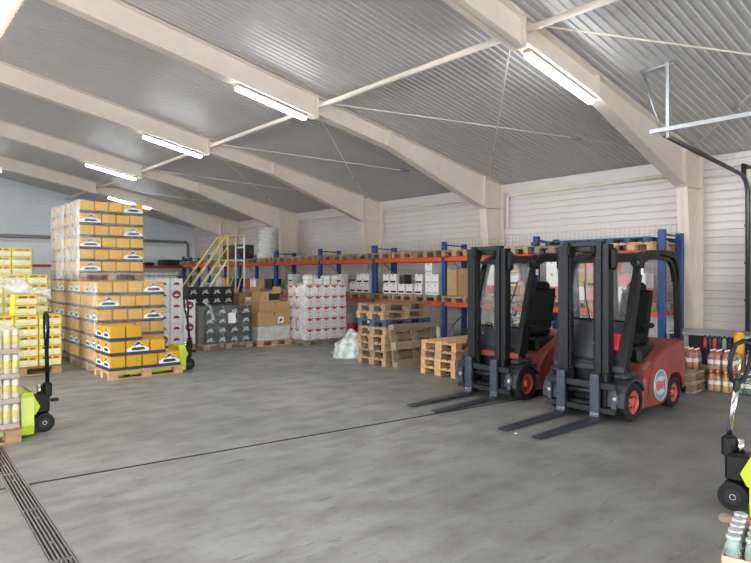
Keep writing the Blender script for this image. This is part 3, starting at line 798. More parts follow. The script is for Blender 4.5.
# crumpled white film bag
q = MB(); V = []; nu, nv = 18, 10; rr = random.Random(5)
for j in range(nv+1):
    for i in range(nu):
        a = 2*math.pi*i/nu; ph = math.pi/2*j/nv
        r = .34*math.cos(ph)**.6*(1+.22*math.sin(3*a+1)+.3*(rr.random()-.5)); z = .46*math.sin(ph)*(1+.25*math.sin(2*a))+(.10*(rr.random()-.5) if 0 < j < nv else 0)
        V.append((r*math.cos(a)*1.1, r*math.sin(a), max(0, z) if j else 0))
F = [(j*nu+i, j*nu+(i+1) % nu, (j+1)*nu+(i+1) % nu, (j+1)*nu+i) for j in range(nv) for i in range(nu)]
q.add(V, F, 0, True)
ob('film_bag', q.me('film_bag', 'bag_white'), None, (7.83, 9.92, 0), R(20), 'crumpled heap of pale plastic film beside the tall pallet stack', 'plastic bag')

# ------------------------------------------------------------------ pallet racking
def rack(name, lab, posts, x0, x1, z1, z2, top, along='y', off=0., beam='rack_orange', legs=True):
    """posts: positions along the rack; x0 front, x1 back"""
    t = ob(name, None, None, (0, 0, 0), 0, lab, 'rack')
    def P(u, w, z): return (w, u, z) if along == 'y' else (u, w, z)
    def bar(nm, u0, u1, w0, w1, za, zb, m):
        a, b = P(u0, w0, za), P(u1, w1, zb)
        ob(nm, MB().bev(min(a[0], b[0]), max(a[0], b[0]), min(a[1], b[1]), max(a[1], b[1]), za, zb, .006).me(nm, m), t)
    s_ = 1 if x1 > x0 else -1
    for u in posts:
        for w in (x0, x1):
            ws = s_ if w == x0 else -s_
            hw_ = .085 if abs(u-12.56) < .01 or abs(u-17.68) < .01 else .06
            bar('upright', u-hw_, u+hw_, w, w+.09*ws, .01, top+(0 if w == x0 else -.04), 'rack_blue')
            bar('foot_plate', u-.07, u+.07, w-.03*ws, w+.12*ws, 0, .012, 'rack_blue')
        z = .25
        k = 0
        while z+.5 < top:
            a = P(u, x0+.06*s_, z if k % 2 == 0 else z+.5); b = P(u, x1-.06*s_, z+.5 if k % 2 == 0 else z)
            ob('brace', MB().cyl(a, b, .014, n=6).me('brace', 'galv'), t); z += .5; k += 1
        a = P(u, x0+.06*s_, top-.08); b = P(u, x1-.06*s_, top-.1)
        ob('brace', MB().cyl(a, b, .016, n=6).me('brace', 'rack_blue'), t)
    for a, b in zip(posts, posts[1:]):
        for z in (z1, z2):
            for w, d in ((x0, -1), (x1, 1)):
                bar('beam', a+.052, b-.052, w, w+.045*s_*(-d), z-.11, z, beam)
    return t
RX0, RX1 = 10.65, 11.45
PY = [4.8, 7.38, 9.98, 12.56, 15.12, 17.68, 20.24, 22.8, 25.36]
Z1, Z2 = 1.06, 2.14
rk = rack('pallet_rack', 'long blue and orange pallet rack along the ribbed metal wall', PY, RX0, RX1, Z1, Z2, 2.50)
EX = [1.8, 4.4, 7.0, 9.6, 12.2]
re_ = rack('pallet_rack', 'blue and dark red pallet rack along the far end wall', EX, 28.0, 28.8, Z1, Z2, 2.55, along='x', beam='rack_red')
def mesh_net(nm, horiz_x, a, b, z0, z1, along, parent):
    q = MB(); s_ = .1; n = int((b-a)/s_); r = .0022
    for i in range(n+1):
        u = a+i*s_
        (q.box(horiz_x-r, horiz_x+r, u-r, u+r, z0, z1) if along == 'y' else q.box(u-r, u+r, horiz_x-r, horiz_x+r, z0, z1))
    for k in range(int((z1-z0)/s_)+1):
        z = z0+k*s_
        (q.box(horiz_x-r, horiz_x+r, a, b, z-r, z+r) if along == 'y' else q.box(a, b, horiz_x-r, horiz_x+r, z-r, z+r))
    ob(nm, q.me(nm, 'wire'), parent, kind='stuff')
mesh_net('wire_mesh', RX1+.06, 4.9, 25.3, .15, 2.62, 'y', rk)
mesh_net('wire_mesh', 28.86, 1.8, 12.2, .15, 2.5, 'x', re_)

# pallets on the rack levels
for b, (a, c) in enumerate(zip(PY, PY[1:])):
    w = (c-a-.12)/3
    for i in range(3):
        y = a+.06+w*(i+.5)
        if b == 0 and i == 0: mm = 'wood_light'
        else: mm = random.choice(['wood', 'wood_grey', 'wood_grey'])
        pallet(11.05, y, Z2+.001, J(.02), 1.1, .78, lab='dark wooden pallet on the long rack top, '+['over the forklifts', 'over the tall brown cartons', 'over the white strip boxes', 'in the bay before the silvery stack', 'between the ladder and the red peak cartons', 'beside the silvery wrapped stack', 'beside the bottle crates', 'in the last bay'][b] if mm != 'wood_light' else 'pale orange wooden pallet on the rack top above the forklifts',
               grp='pallets on the rack top', m=mm, plain=b > 4)
        if b < 5: pallet(11.05, y, Z1+.001, J(.02), 1.1, .78, lab='wooden pallet on the lower level of the long rack', grp='pallets on the lower rack level', m=random.choice(['wood', 'wood_grey']), plain=b > 1)
for i, y in enumerate((5.3, 6.15, 6.95)):
    pallet(11.0, y, Z2+.146, J(.02), 1.1, .78, lab='blue painted pallet on the rack top above the forklifts', grp='blue pallets on the rack top', m='wood_blue', plain=True).scale = (1, 1, .6)

# goods on the lower rack level and below
def strip_box(x, y, z, w, d, h, lab, grp, body='white_card', strip='truck_black'):
    t = ob('packing_box', cached(('sb', w, d, h, body), lambda: MB().bev(-d/2, d/2, -w/2, w/2, 0, h, .006).me('packing_box', body)), None, (x, y, z), J(.04), lab, 'box', grp)
    if strip: ob('print_strip', cached(('ss', w, d, h, strip), lambda: MB().box(-d/2-.002, -d/2, -w*.4, w*.4, h*.12, h*.3).me('print_strip', strip)), t)
    ob('tape', cached(('st', w, d, h), lambda: MB().box(-d/2-.0012, d/2, -.02, .02, h*.8, h+.001).me('tape', 'kraft')), t)
    return t
zl = Z1+.147
lab = 'white box with a black print strip on the rack shelf above the tall pallet stack'; gr = 'white strip boxes on the rack shelf'
for y, ks in ((12.15, 2), (11.88, 2), (11.56, 1), (11.25, 1), (10.93, 2)):
    for k in range(ks): strip_box(10.9, y+J(.02), zl+k*.262, .25, .3, .26, lab, gr)
strip_box(10.9, 11.56, zl+.262, .2, .25, .24, 'dark grey crate among the white boxes on the rack shelf', None, 'dark_plastic', None)
for k in range(3):
    for i in range(2 if k < 2 else 1): strip_box(10.88, 10.55-i*.23, zl+k*.262, .22, .3, .26, 'plain white box in the stepped pile beside the blue upright', 'stepped white boxes on the rack shelf', 'white_card', 'print_grey')
for i, m in enumerate(('kraft', 'kraft_dark', 'kraft')):
    strip_box(10.92, 9.72-i*.33, zl, .31, .5, .62+.03*i, 'tall brown carton standing on the rack beside the blue upright', 'tall brown cartons on the rack', m, None)
for b, (ys_, lab, gr, bodies) in enumerate((
    ((8.6, 8.3, 8.0, 7.7), 'stacked box on the rack behind the forklift with the number sticker', 'boxes behind the numbered forklift', ['pink_card', 'white_card', 'red_card', 'white_card', 'kraft']),
    ((7.05, 6.75, 6.45, 6.15, 5.85, 5.55, 5.25), 'stacked carton on the rack behind the cab of the other forklift', 'boxes behind the badge forklift', ['kraft', 'white_card', 'pink_card', 'white_card', 'kraft']))):
    for y in ys_:
        for k in range(random.choice((2, 3, 3))):
            bc = random.choice(bodies); cn = {'kraft': 'brown ', 'white_card': 'white ', 'pink_card': 'pink ', 'red_card': 'red '}[bc]
            strip_box(10.9, y, zl+k*.262, .27, .32, .26, cn+lab, gr+' '+cn, bc, random.choice(['print_grey', None, 'truck_black']))
for y, kk in ((13.0, 2), (13.3, 2), (13.6, 1), (14.3, 2), (14.6, 1), (15.6, 2), (15.95, 2), (16.4, 1), (16.9, 2)):
    for k in range(kk): strip_box(10.9, y, zl+k*.262, .26, .3, .26, 'white box with a dark strip on the rack beyond the red peak cartons', 'white boxes on the far rack', 'white_card', 'truck_black')
for y, m in ((18.2, 'dark_plastic'), (18.7, 'kraft'), (19.3, 'white_card'), (19.7, 'red_card'), (20.8, 'dark_plastic'), (21.3, 'kraft'), (22.0, 'white_card')):
    strip_box(10.9, y, zl, .38, .4, .36, 'mixed carton on the far bays of the long rack', 'mixed cartons on the far rack', m, None)
# floor level under the rack
for y, m, w, h in ((10.3, 'white_card', .25, .42), (10.7, 'white_card', .24, .36), (10.62, 'dark_plastic', .3, .2), (11.6, 'kraft', .4, .35), (12.2, 'white_card', .3, .5), (13.2, 'red_card', .35, .45), (13.7, 'red_card', .3, .3),
                   (14.4, 'white_card', .35, .55), (9.2, 'dark_plastic', .5, .45), (8.4, 'kraft_dark', .5, .6), (7.8, 'dark_plastic', .5, .35), (6.6, 'dark_plastic', .6, .5), (5.7, 'kraft_dark', .5, .4), (15.6, 'dark_plastic', .5, .5), (16.6, 'kraft', .5, .4)):
    if m == 'dark_plastic' and y == 10.62: continue
    strip_box(11.0, y, 0, w, .5, h, {'white_card': 'white carton on the floor under the long rack', 'red_card': 'red carton on the floor under the long rack', 'kraft': 'light brown carton on the floor under the long rack',
              'kraft_dark': 'dark brown carton on the floor under the long rack', 'dark_plastic': 'dark plastic tub on the floor under the long rack'}[m], 'goods on the floor under the rack '+m, m, None)
strip_box(10.0, 11.15, 0, .35, .4, .5, 'red carton on the floor between the red peak cartons and the rack', None, 'red_card', 'print_grey')
strip_box(9.95, 11.6, 0, .35, .35, .75, 'white carton on the floor between the red peak cartons and the rack', None, 'white_card', 'ink_red')

# wrapped column, crates and dark goods on the rack top
ztop = Z2+.146
prof = [(.40, 0)]
for k in range(9):
    z = .02+k*.115; r = .40-.006*k; prof += [(r-.02, z), (r, z+.03), (r, z+.085), (r-.02, z+.112)]
q = MB().lathe(prof, 20)
t = ob('wrapped_sack_stack', q.me('wrapped_sack_stack', 'wrap_silver'), None, (11.0, 18.75, ztop), 0, 'silvery film-wrapped stack of sacks high on the rack top', 'wrapped stack')
ob('top_sack', MB().bev(-.26, .26, -.26, .26, 1.055, 1.1, .02).me('top_sack', 'wrap_silver'), t)
def crate(x, y, z, m, lab, grp):
    q = MB(); a, b, h = .2, .15, .27
    q.box(-a, a, -b, b, 0, .02)
    q.box(-a, a, -b, -b+.012, .02, h); q.box(-a, a, b-.012, b, .02, h); q.box(-a, -a+.012, -b, b, .02, h); q.box(a-.012, a, -b, b, .02, h)
    q.bev(-a-.01, a+.01, -b-.01, b+.01, h-.06, h-.03, .004); q.bev(-a-.01, a+.01, -b-.01, b+.01, .02, .05, .004)
    ob('bottle_crate', cached(('crate', m), lambda: q.me('bottle_crate', m)), None, (x, y, z), R(90), lab, 'crate', grp)
for i in range(3):
    for k in range(2):
        for j in range(2): crate(10.85+j*.33, 20.55+i*.43, ztop+k*.275, 'green_crate' if k else 'brown_crate', 'green or brown bottle crate on the rack top behind the platform ladder', 'bottle crates on the rack top')
for i, (x, w, h) in enumerate(((9.9, 1.1, .14), (11.6, 1.5, .28), (8.2, 1.2, .2))):
    t = ob('dark_bundle', MB().bev(-w/2, w/2, -.38, .38, 0, h, .05).me('dark_bundle', 'dark_plastic'), None, (x, 28.4, Z2+.002), 0, ['low dark bundle on the end rack top between the yellow stack and a longer bundle', 'long dark covered bundle on the end rack top beside the pipe bend', 'dark bundle on the end rack top behind the yellow stack'][i], 'bundle')
    for s_ in (-.3, .3): ob('strap', MB().bev(s_*w-.02, s_*w+.02, -.385, .385, -.0, h+.005, .05 if h > .12 else .02).me('strap', 'truck_black'), t)
# bottles and sundries on the end rack's lower level
for i in range(9):
    x = 9.95+i*.19
    o = ob('water_pack', cached('wp', lambda: MB().bev(-.09, .09, -.15, .15, 0, .3, .02).me('water_pack', 'white_card')), None, (x, 28.2, Z1+.46), J(.04), 'white wrapped bottle pack in the row on the end rack', 'pack', 'white packs on the end rack')
    ob('pack_band', cached('wpb', lambda: MB().bev(-.092, .092, -.152, .152, .1, .18, .02).me('pack_band', 'emblem_blue')), o)
for i in range(3): ob('display_crate', cached('dc', lambda: MB().bev(-.3, .3, -.35, .35, 0, .455, .02).me('display_crate', 'dark_plastic')), None, (10.1+i*.62, 28.4, Z1+.002), 0, 'dark box under the white packs on the end rack', 'box', 'dark boxes on the end rack')
for i, (x, m, h) in enumerate(((11.95, 'kraft_dark', .6), (9.3, 'wrap_silver', .75), (8.9, 'kraft', .55), (8.5, 'green_crate', .5), (8.1, 'red_card', .5))):
    strip_box(x, 28.4, Z1+.002, .32, .34, h, ['dark brown carton on the end rack beside the ladder', 'silvery wrapped carton on the end rack beside the ladder', 'light brown carton on the end rack beside the ladder', 'green carton on the end rack beside the ladder', 'red carton on the end rack beside the ladder'][i], None, m, None)

# ------------------------------------------------------------------ platform ladder
lad = ob('platform_ladder', None, None, (8.05, 15.5, 0), 0, 'yellow and white rolling platform ladder standing behind the black cartons', 'ladder')
def T(nm, pth, m, r=.022): ob(nm, MB().tube(pth, r, 8).me(nm, m), lad)
w = .25; xp0, xp1, zp = -.36, .14, 2.12; run = 1.45
for s_ in (-w, w):
    T('stair_rail', [(xp0-run, s_, .1), (xp0, s_, zp)], 'rail_white', .028)
    T('hand_rail', [(xp0-run, s_, 1.0-.1), (xp0-.08, s_, zp+.60), (xp0, s_, zp+.66), (xp1, s_, zp+.66)], 'rail_yellow' if s_ < 0 else 'rail_yellow')
    T('knee_rail', [(xp0-run+.1, s_, .65), (xp0, s_, zp+.36)], 'rail_white' if s_ > 0 else 'rail_yellow', .018)
    for x in (xp0, xp1): T('post', [(x, s_, .08), (x, s_, zp+.66)], 'rail_white' if x > 0 else 'rail_yellow')
    T('base_rail', [(xp0-run, s_, .1), (xp1, s_, .1)], 'rail_white')
    T('cross_brace', [(xp0, s_, .4), (xp1, s_, zp-.25)], 'rail_yellow', .014)
    for x in (xp0-run+.05, xp1): ob('caster', MB().cyl((x, s_-.02, .05), (x, s_+.02, .05), .05, n=12).me('caster', 'rubber'), lad)
T('end_rail', [(xp1, -w, zp+.66), (xp1, w, zp+.66)], 'rail_white'); T('end_rail', [(xp1, -w, zp+.36), (xp1, w, zp+.36)], 'rail_white')
ob('platform', MB().bev(xp0, xp1, -w, w, zp-.03, zp, .008).me('platform', 'rail_white'), lad)
for k in range(8):
    f = (k+.7)/8.4; x = xp0-run+run*f; z = .1+(zp-.1)*f
    ob('step', cached('lstep', lambda: MB().bev(-.09, .09, -w+.01, w-.01, -.015, .015, .004).me('step', 'rail_white')), lad, (x, 0, z))

# ------------------------------------------------------------------ forklifts (local +x: forks, +y: side towards the camera)
def wheel_parts(t, x, y, r, w, side, steer=0.):
    """tyre > rim > hub"""
    tp = [(r*.62, -w/2), (r*.9, -w/2), (r, -w/2+.02), (r, w/2-.02), (r*.9, w/2), (r*.62, w/2)]
    def tyre():
        q = MB(); V = []; F = []; n = 28; m = len(tp)
        for i in range(n):
            a = 2*math.pi*i/n
            for rr, yy in tp:
                r2 = rr*(1-.018*(i % 2)) if rr == r else rr
                V.append((r2*math.cos(a), yy, r2*math.sin(a)))
        for i in range(n):
            for k in range(m-1): F.append((i*m+k, i*m+k+1, ((i+1) % n)*m+k+1, ((i+1) % n)*m+k))
        return q.add(V, F, 0, False).me('tyre', 'rubber')
    ty = ob('tyre', cached(('tyre', r, w), tyre), t, (x, y, r), steer)
    def rim():
        q = MB(); V = []; F = []; n = 24; pr = [(r*.63, w/2-.015), (r*.58, w/2-.03), (r*.40, w/2-.045), (r*.22, w/2-.02), (r*.22, w/2), (0.001, w/2)]
        for s_ in (1,):
            m = len(pr)
            for i in range(n):
                a = 2*math.pi*i/n
                for rr, yy in pr: V.append((rr*math.cos(a), yy*side, rr*math.sin(a)))
            for i in range(n):
                for k in range(m-1): F.append((i*m+k, i*m+k+1, ((i+1) % n)*m+k+1, ((i+1) % n)*m+k))
        q.add(V, F, 0, True)
        q.cyl((0, -w/2*side, 0), (0, -w/2*side+.02*side, 0), r*.63, n=24)
        return q.me('rim', 'rim_red')
    rm = ob('rim', cached(('rim', r, w, side), rim), ty)
    for k in range(6):
        a = k*math.pi/3
        ob('wheel_nut', cached(('nut', r, side), lambda: MB().cyl((0, 0, 0), (0, .015*side, 0), .010, n=6).me('wheel_nut', 'steel_dark')), rm,
           (r*.31*math.cos(a), (w/2-.03)*side, r*.31*math.sin(a)))

def forklift(X, Y, lab, badge, number):
    t = ob('forklift', None, None, (X, Y, 0), math.pi, lab, 'forklift')
    def add(nm, q, m, parent=t, label=None): return ob(nm, q.me(nm, m) if isinstance(q, MB) else q, parent, label=label)
    # chassis and counterweight
    body = [(-.24, .10), (-.24, .30), (-.30, .45), (-.40, .55), (-.52, .64), (-.82, .765), (-1.10, .83), (-1.32, .86), (-1.42, .82), (-1.45, .50), (-1.42, .24), (-1.36, .22),
            (-1.34, .36), (-1.25, .44), (-1.12, .46), (-.99, .43), (-.91, .34), (-.89, .17), (-.80, .10)]
    hw = .50
    q = MB(); n = len(body); cx, cz = -.85, .5
    inner = [(cx+(x-cx)*.95, cz+(z-cz)*.95) for x, z in body]
    V = []
    for y, pr in ((-hw, inner), (-hw+.03, body), (hw-.03, body), (hw, inner)): V += [(x, y, z) for x, z in pr]
    F = [tuple(range(n)), tuple(range(3*n, 4*n))]
    for r_ in range(3):
        for i in range(n): F.append((r_*n+i, r_*n+(i+1) % n, (r_+1)*n+(i+1) % n, (r_+1)*n+i))
    q.add(V, F)
    bd = add('counterweight', q, 'truck_red')
    # panel seam and badge on the visible flank
    ob('seam', MB().tube([(-.36, hw+.001, .2), (-.40, hw+.001, .45), (-.52, hw+.001, .62)], .004, 5).me('seam', 'truck_black'), bd)
    if badge:
        c = (-.70, hw, .34)
        ell = lambda a, b, y, n=28: [(c[0]+a*math.cos(2*math.pi*i/n), c[2]+b*math.sin(2*math.pi*i/n)) for i in range(n)]
        ob('badge', MB().prism(ell(.165, .185, 0), hw, hw+.003, 'y').me('badge', 'emblem_blue'), bd)
        ob('badge_field', MB().prism([(c[0]+.150*math.cos(2*math.pi*i/28), c[2]+.115*math.sin(2*math.pi*i/28)) for i in range(28)], hw, hw+.004, 'y').me('badge_field', 'print_grey'), bd)
        ob('badge_ring', MB().tube([(c[0]+.17*math.cos(2*math.pi*i/28), hw+.002, c[2]+.19*math.sin(2*math.pi*i/28)) for i in range(28)], .008, 5, True).me('badge_ring', 'print_grey'), bd)
        for k in range(5):                                 # worn red lettering, no longer readable
            x = c[0]+.10-.05*k; hgt = .055+.012*math.sin(k*2)
            ob('badge_stroke', MB().prism([(x-.018, c[2]-hgt), (x+.012, c[2]-hgt), (x+.02, c[2]), (x+.016, c[2]+hgt), (x-.014, c[2]+hgt), (x-.02, c[2]-.01)], hw, hw+.0055, 'y').me('badge_stroke', 'ink_red'), bd)
    add('floor_frame', MB().bev(-1.0, .10, -.44, .44, .14, .34, .02), 'truck_black')
    add('step_well', MB().bev(-.34, .02, .30, .47, .24, .30, .01), 'truck_grey')
    add('cowl', MB().prism([(.10, .30), (.10, .62), (.09, .70), (-.06, .70), (-.06, .30)], -.44, .44, 'y'), 'truck_black')
    add('cowl_band', MB().bev(.04, .145, -.46, .46, .56, .64, .012), 'truck_red' if number else 'truck_grey')
    # front fenders
    for s_ in (-1, 1):
        arc = [(.255*math.cos(R(a)), .225+.262*math.sin(R(a))) for a in range(-8, 171, 18)]
        q = MB().ribbon([(x, z) for x, z in arc], .018, min(s_*.33, s_*.53), max(s_*.33, s_*.53)); add('fender', q, 'truck_grey')
        add('fender_cap', MB().bev(-.16, .18, min(s_*.34, s_*.50), max(s_*.34, s_*.50), .485, .56, .03), 'truck_grey')
    # wheels
    for s_ in (-1, 1):
        wheel_parts(t, 0, s_*.435, .225, .17, s_); wheel_parts(t, -1.12, s_*.42, .195, .14, s_)
    add('front_axle', MB().cyl((0, -.42, .225), (0, .42, .225), .06, n=12), 'truck_black')
    add('rear_axle', MB().cyl((-1.12, -.42, .195), (-1.12, .42, .195), .05, n=12), 'truck_black')
    # overhead guard
    for s_ in (-1, 1):
        a, b = sorted((s_*.395, s_*.475))
        pth = [(.10, .60), (.02, .92), (-.12, 1.40), (-.27, 1.84), (-.34, 1.925), (-.45, 1.965), (-.90, 1.985), (-1.14, 1.955), (-1.25, 1.88), (-1.31, 1.72), (-1.35, 1.2), (-1.36, .88)]
        add('guard_pillar', MB().ribbon(pth, .033, a, b), 'truck_black')
        # inner corner gusset of the window
        add('window_rail', MB().ribbon([(-.02, .74), (-.18, 1.30), (-.30, 1.72), (-.36, 1.86), (-.48, 1.905), (-.85, 1.915), (-1.08, 1.89), (-1.18, 1.80), (-1.24, 1.62)], .022, *sorted((s_*.41, s_*.46))), 'truck_black')
    for x in (-.36, -1.12): add('roof_crossbar', MB().bev(x-.05, x+.05, -.42, .42, 1.91, 1.975, .012), 'truck_black')
    for k in range(6):
        y = -.33+k*.132; add('roof_bar', MB().box(-1.12, -.36, y-.014, y+.014, 1.935, 1.975), 'truck_black')
    # windscreen: frame, lower dark panel, pane
    sl = lambda z: .095-(z-.62)*.285
    add('windscreen_frame', MB().ribbon([(sl(1.86), 1.86), (sl(1.91), 1.91)], .025, -.40, .40), 'truck_black')
    def slab_(z0, z1, y0, y1, th, m, nm):
        q = MB().prism([(sl(z0), z0), (sl(z1), z1), (sl(z1)-th, z1), (sl(z0)-th, z0)], y0, y1, 'y'); return add(nm, q, m)
    zs = .98 if number else 1.16
    slab_(.64, zs-.01, -.40, .40, .012, 'dark_pane' if not number else 'dark_pane', 'lower_windscreen')
    pane = slab_(zs, 1.87, -.395, .395, .006, 'clear_pane' if not number else 'hazy_pane', 'windscreen')
    add('screen_rail', MB().bev(sl(zs)-.02, sl(zs)+.012, -.40, .40, zs-.02, zs+.005, .005), 'truck_black')
    wp = add('wiper', MB().tube([(sl(1.14)+.025, .12 if number else -.05, 1.12), (sl(1.4)+.025, .2 if number else -.16, 1.40), (sl(1.62)+.025, .24 if number else -.22, 1.62)], .008, 6), 'truck_black')
    if number:
        st = ob('number_sticker', MB().prism([(.055*math.cos(R(a)), .06*math.sin(R(a))) for a in range(0, 360, 20)], 0, .003, 'z').me('number_sticker', 'can_cream'), pane)
        st.location = (sl(1.08)+.004, .325, 1.09); st.rotation_euler = (R(90), 0, R(90)); st['label'] = 'pale round number sticker'
        st.rotation_euler = (R(90-16), 0, R(90))
        fc = bpy.data.curves.new('number', 'FONT'); fc.body = '29'; fc.size = .095; fc.align_x = 'CENTER'; fc.align_y = 'CENTER'; fc.extrude = .001
        fc.materials.append(MATS['ink_dark'])
        tmp = bpy.data.objects.new('number', fc); sc.collection.objects.link(tmp)
        me_ = bpy.data.meshes.new_from_object(tmp.evaluated_get(bpy.context.evaluated_depsgraph_get()))
        bpy.data.objects.remove(tmp); nb = ob('number', me_, pane)
        nb.location = (sl(1.08)+.010, .325, 1.09); nb.rotation_euler = st.rotation_euler
    # lamps on the pillars
    for s_ in (-1, 1):
        lp = add('work_lamp', MB().cyl((-.24, s_*.45, 1.86), (-.16, s_*.45, 1.84), .045, .06, 14), 'truck_black')
        ob('lens', MB().cyl((-.161, s_*.45, 1.84), (-.152, s_*.45, 1.838), .05, n=14).me('lens', 'chrome'), lp)
    sq = add('data_sticker', MB().bev(-.305, -.245, .476, .479, 1.70, 1.78, .001), 'sticker_white')
    if not number:
        add('warning_sticker', MB().box(sl(.86)+.001, sl(.86)+.004, .02, .12, .83, .89), 'sticker_yellow')
        p = MB().prism([(sl(.84)+.01, .80), (sl(.84)+.05, .82), (sl(1.0)+.04, 1.0), (sl(1.0)+.0, 1.0)], .24, .36, 'y'); add('red_pouch', p, 'red_pouch')
    else:
        add('cable_loop', MB().tube([(sl(.9)+.012+.0*i, -.12+.12*math.cos(R(i*22)), .88+.14*math.sin(R(i*22))) for i in range(13)], .007, 6), 'chrome')
    # seat, wheel, dashboard
    st = add('seat_cushion', MB().bev(-.98, -.50, -.25, .25, .80, .94, .05), 'seat_vinyl')
    add('seat_base', MB().bev(-1.0, -.46, -.30, .36, .60, .80, .04), 'truck_black')
    q = MB(); q.prism([(-.92, .92), (-1.06, 1.40), (-1.10, 1.50), (-1.17, 1.50), (-1.16, 1.36), (-1.04, .90)], -.19, .19, 'y'); add('seat_back', q, 'seat_vinyl')
    add('headrest', MB().bev(-1.15, -1.05, -.13, .13, 1.46, 1.60, .04), 'seat_vinyl')
    add('armrest', MB().bev(-.92, -.60, .27, .34, 1.02, 1.09, .025), 'seat_vinyl')
    add('dashboard', MB().prism([(-.06, .60), (-.10, .90), (-.18, .95), (-.26, .90), (-.22, .60)], -.36, .36, 'y'), 'truck_black')
    add('steering_column', MB().cyl((-.18, .05, .90), (-.36, .05, 1.17), .035, n=10), 'truck_black')
    c = Vector((-.37, .05, 1.18)); ax = Vector((-.18, 0, .17)).normalized(); u = Vector((0, 1, 0)); v = ax.cross(u)
    sw = add('steering_wheel', MB().tube([c+u*.165*math.cos(R(a))+v*.165*math.sin(R(a)) for a in range(0, 360, 20)], .014, 6, True), 'truck_black')
    for a in (0, 120, 240):
        ob('spoke', MB().cyl(c, c+u*.16*math.cos(R(a))+v*.16*math.sin(R(a)), .01, n=6).me('spoke', 'truck_black'), sw)
    # mast
    x0 = .125
    for s_ in (-1, 1):
        y0, y1 = sorted((s_*.25, s_*.36))
        q = MB()
        prof = [(x0, y0), (x0+.10, y0), (x0+.10, y1), (x0, y1)]
        o_out = s_*.36; web = s_*.335
        def channel(xa, xb, outer, innr, th):
            wv = outer-th*s_
            return [(xa, outer), (xb, outer), (xb, innr), (xb-.022, innr), (xb-.022, wv), (xa+.022, wv), (xa+.022, innr), (xa, innr)]
        add('outer_mast_channel', MB().prism(channel(x0, x0+.12, s_*.33, s_*.255, .018), .10, 2.06, 'z'), 'mast_steel')
        add('inner_mast_channel', MB().prism(channel(x0+.045, x0+.145, s_*.25, s_*.18, .016), .14, 2.10, 'z'), 'mast_steel')
        add('lift_cylinder', MB().cyl((x0+.02, s_*.215, .2), (x0+.02, s_*.215, 1.25), .035, n=12).cyl((x0+.02, s_*.215, 1.25), (x0+.02, s_*.215, 2.02), .022, n=10), 'steel_dark')
        # leaf chain: stacked links
        q = MB()
        for k in range(42): q.bev(x0+.10, x0+.135, s_*.16-.017, s_*.16+.017, .42+k*.0375, .42+k*.0375+.029, .006)
        ch = add('lift_chain', q, 'chain'); ch['kind'] = 'stuff'
        add('chain_backing', MB().box(x0+.085, x0+.10, s_*.16-.02, s_*.16+.02, .42, 2.0), 'truck_black')
        pw = add('chain_pulley', MB().cyl((x0+.11, s_*.16-.022, 1.98), (x0+.11, s_*.16+.022, 1.98), .07, n=16), 'truck_black')
        add('hose_guide', MB().bev(x0-.02, x0+.10, *sorted((s_*.325, s_*.385)), 1.76, 2.02, .03), 'truck_black')
    add('mast_top_bar', MB().bev(x0, x0+.05, -.33, .33, 1.985, 2.06, .008), 'steel_dark')
    add('inner_top_bar', MB().bev(x0+.06, x0+.10, -.25, .25, 2.04, 2.10, .008), 'steel_dark')
    add('mast_middle_bar', MB().bev(x0-.04, x0, -.33, .33, .60, .68, .008), 'steel_dark')
    add('mast_foot', MB().bev(x0-.06, x0+.10, -.34, .34, .08, .20, .015), 'steel_dark')
    # carriage with side plates and rollers
    xc = x0+.15
    cg = add('carriage_upper_bar', MB().bev(xc, xc+.05, -.45, .45, .38, .46, .008), 'steel_dark')
    add('carriage_lower_bar', MB().bev(xc, xc+.05, -.45, .45, .10, .17, .008), 'steel_dark')
    for s_ in (-1, 1):
        add('carriage_side_plate', MB().bev(xc-.02, xc+.03, *sorted((s_*.39, s_*.45)), .16, .39, .008), 'steel_fork')
        add('carriage_side_plate', MB().bev(xc-.05, xc+.0, *sorted((s_*.27, s_*.32)), .08, .56, .008), 'steel_dark')
        add('side_roller', MB().cyl((xc-.02, s_*.40, .28), (xc-.02, s_*.455, .28), .055, n=16), 'galv')
    add('shift_cylinder', MB().cyl((xc-.03, -.22, .33), (xc-.03, .22, .33), .04, n=12), 'steel_dark')
    add('hydraulic_hose', MB().tube([(xc-.04, -.15, .55), (xc-.03, -.1, .42), (xc, .0, .30), (xc, .08, .42), (xc-.04, .1, .58)], .012, 6), 'rubber')
    # forks
    for s_ in (-1, 1):
        y = s_*.22
        prof = [(xc+.05, .55), (xc+.09, .55), (xc+.09, .10), (xc+.10, .065), (xc+.13, .052), (xc+1.22, .025), (xc+1.23, .016), (xc+1.22, .01), (xc+.08, .01), (xc+.05, .04)]
        fk = add('fork', MB().prism(prof, y-.055, y+.055, 'y'), 'steel_fork')
        ob('fork_hook', MB().bev(xc+.0, xc+.085, y-.055, y+.055, .46, .53, .01).me('fork_hook', 'steel_dark'), fk)
        ob('worn_heel', MB().bev(xc+.088, xc+.0935, y-.056, y+.056, .055, .11, .002).me('worn_heel', 'chrome'), fk)
    return t
forklift(6.83, 3.90, 'dusty red forklift with round flank badge and black cab, forks lowered on the floor', True, False)
forklift(6.90, 5.42, 'red forklift with pale number sticker on its screen, parked beside the badge forklift', False, True)

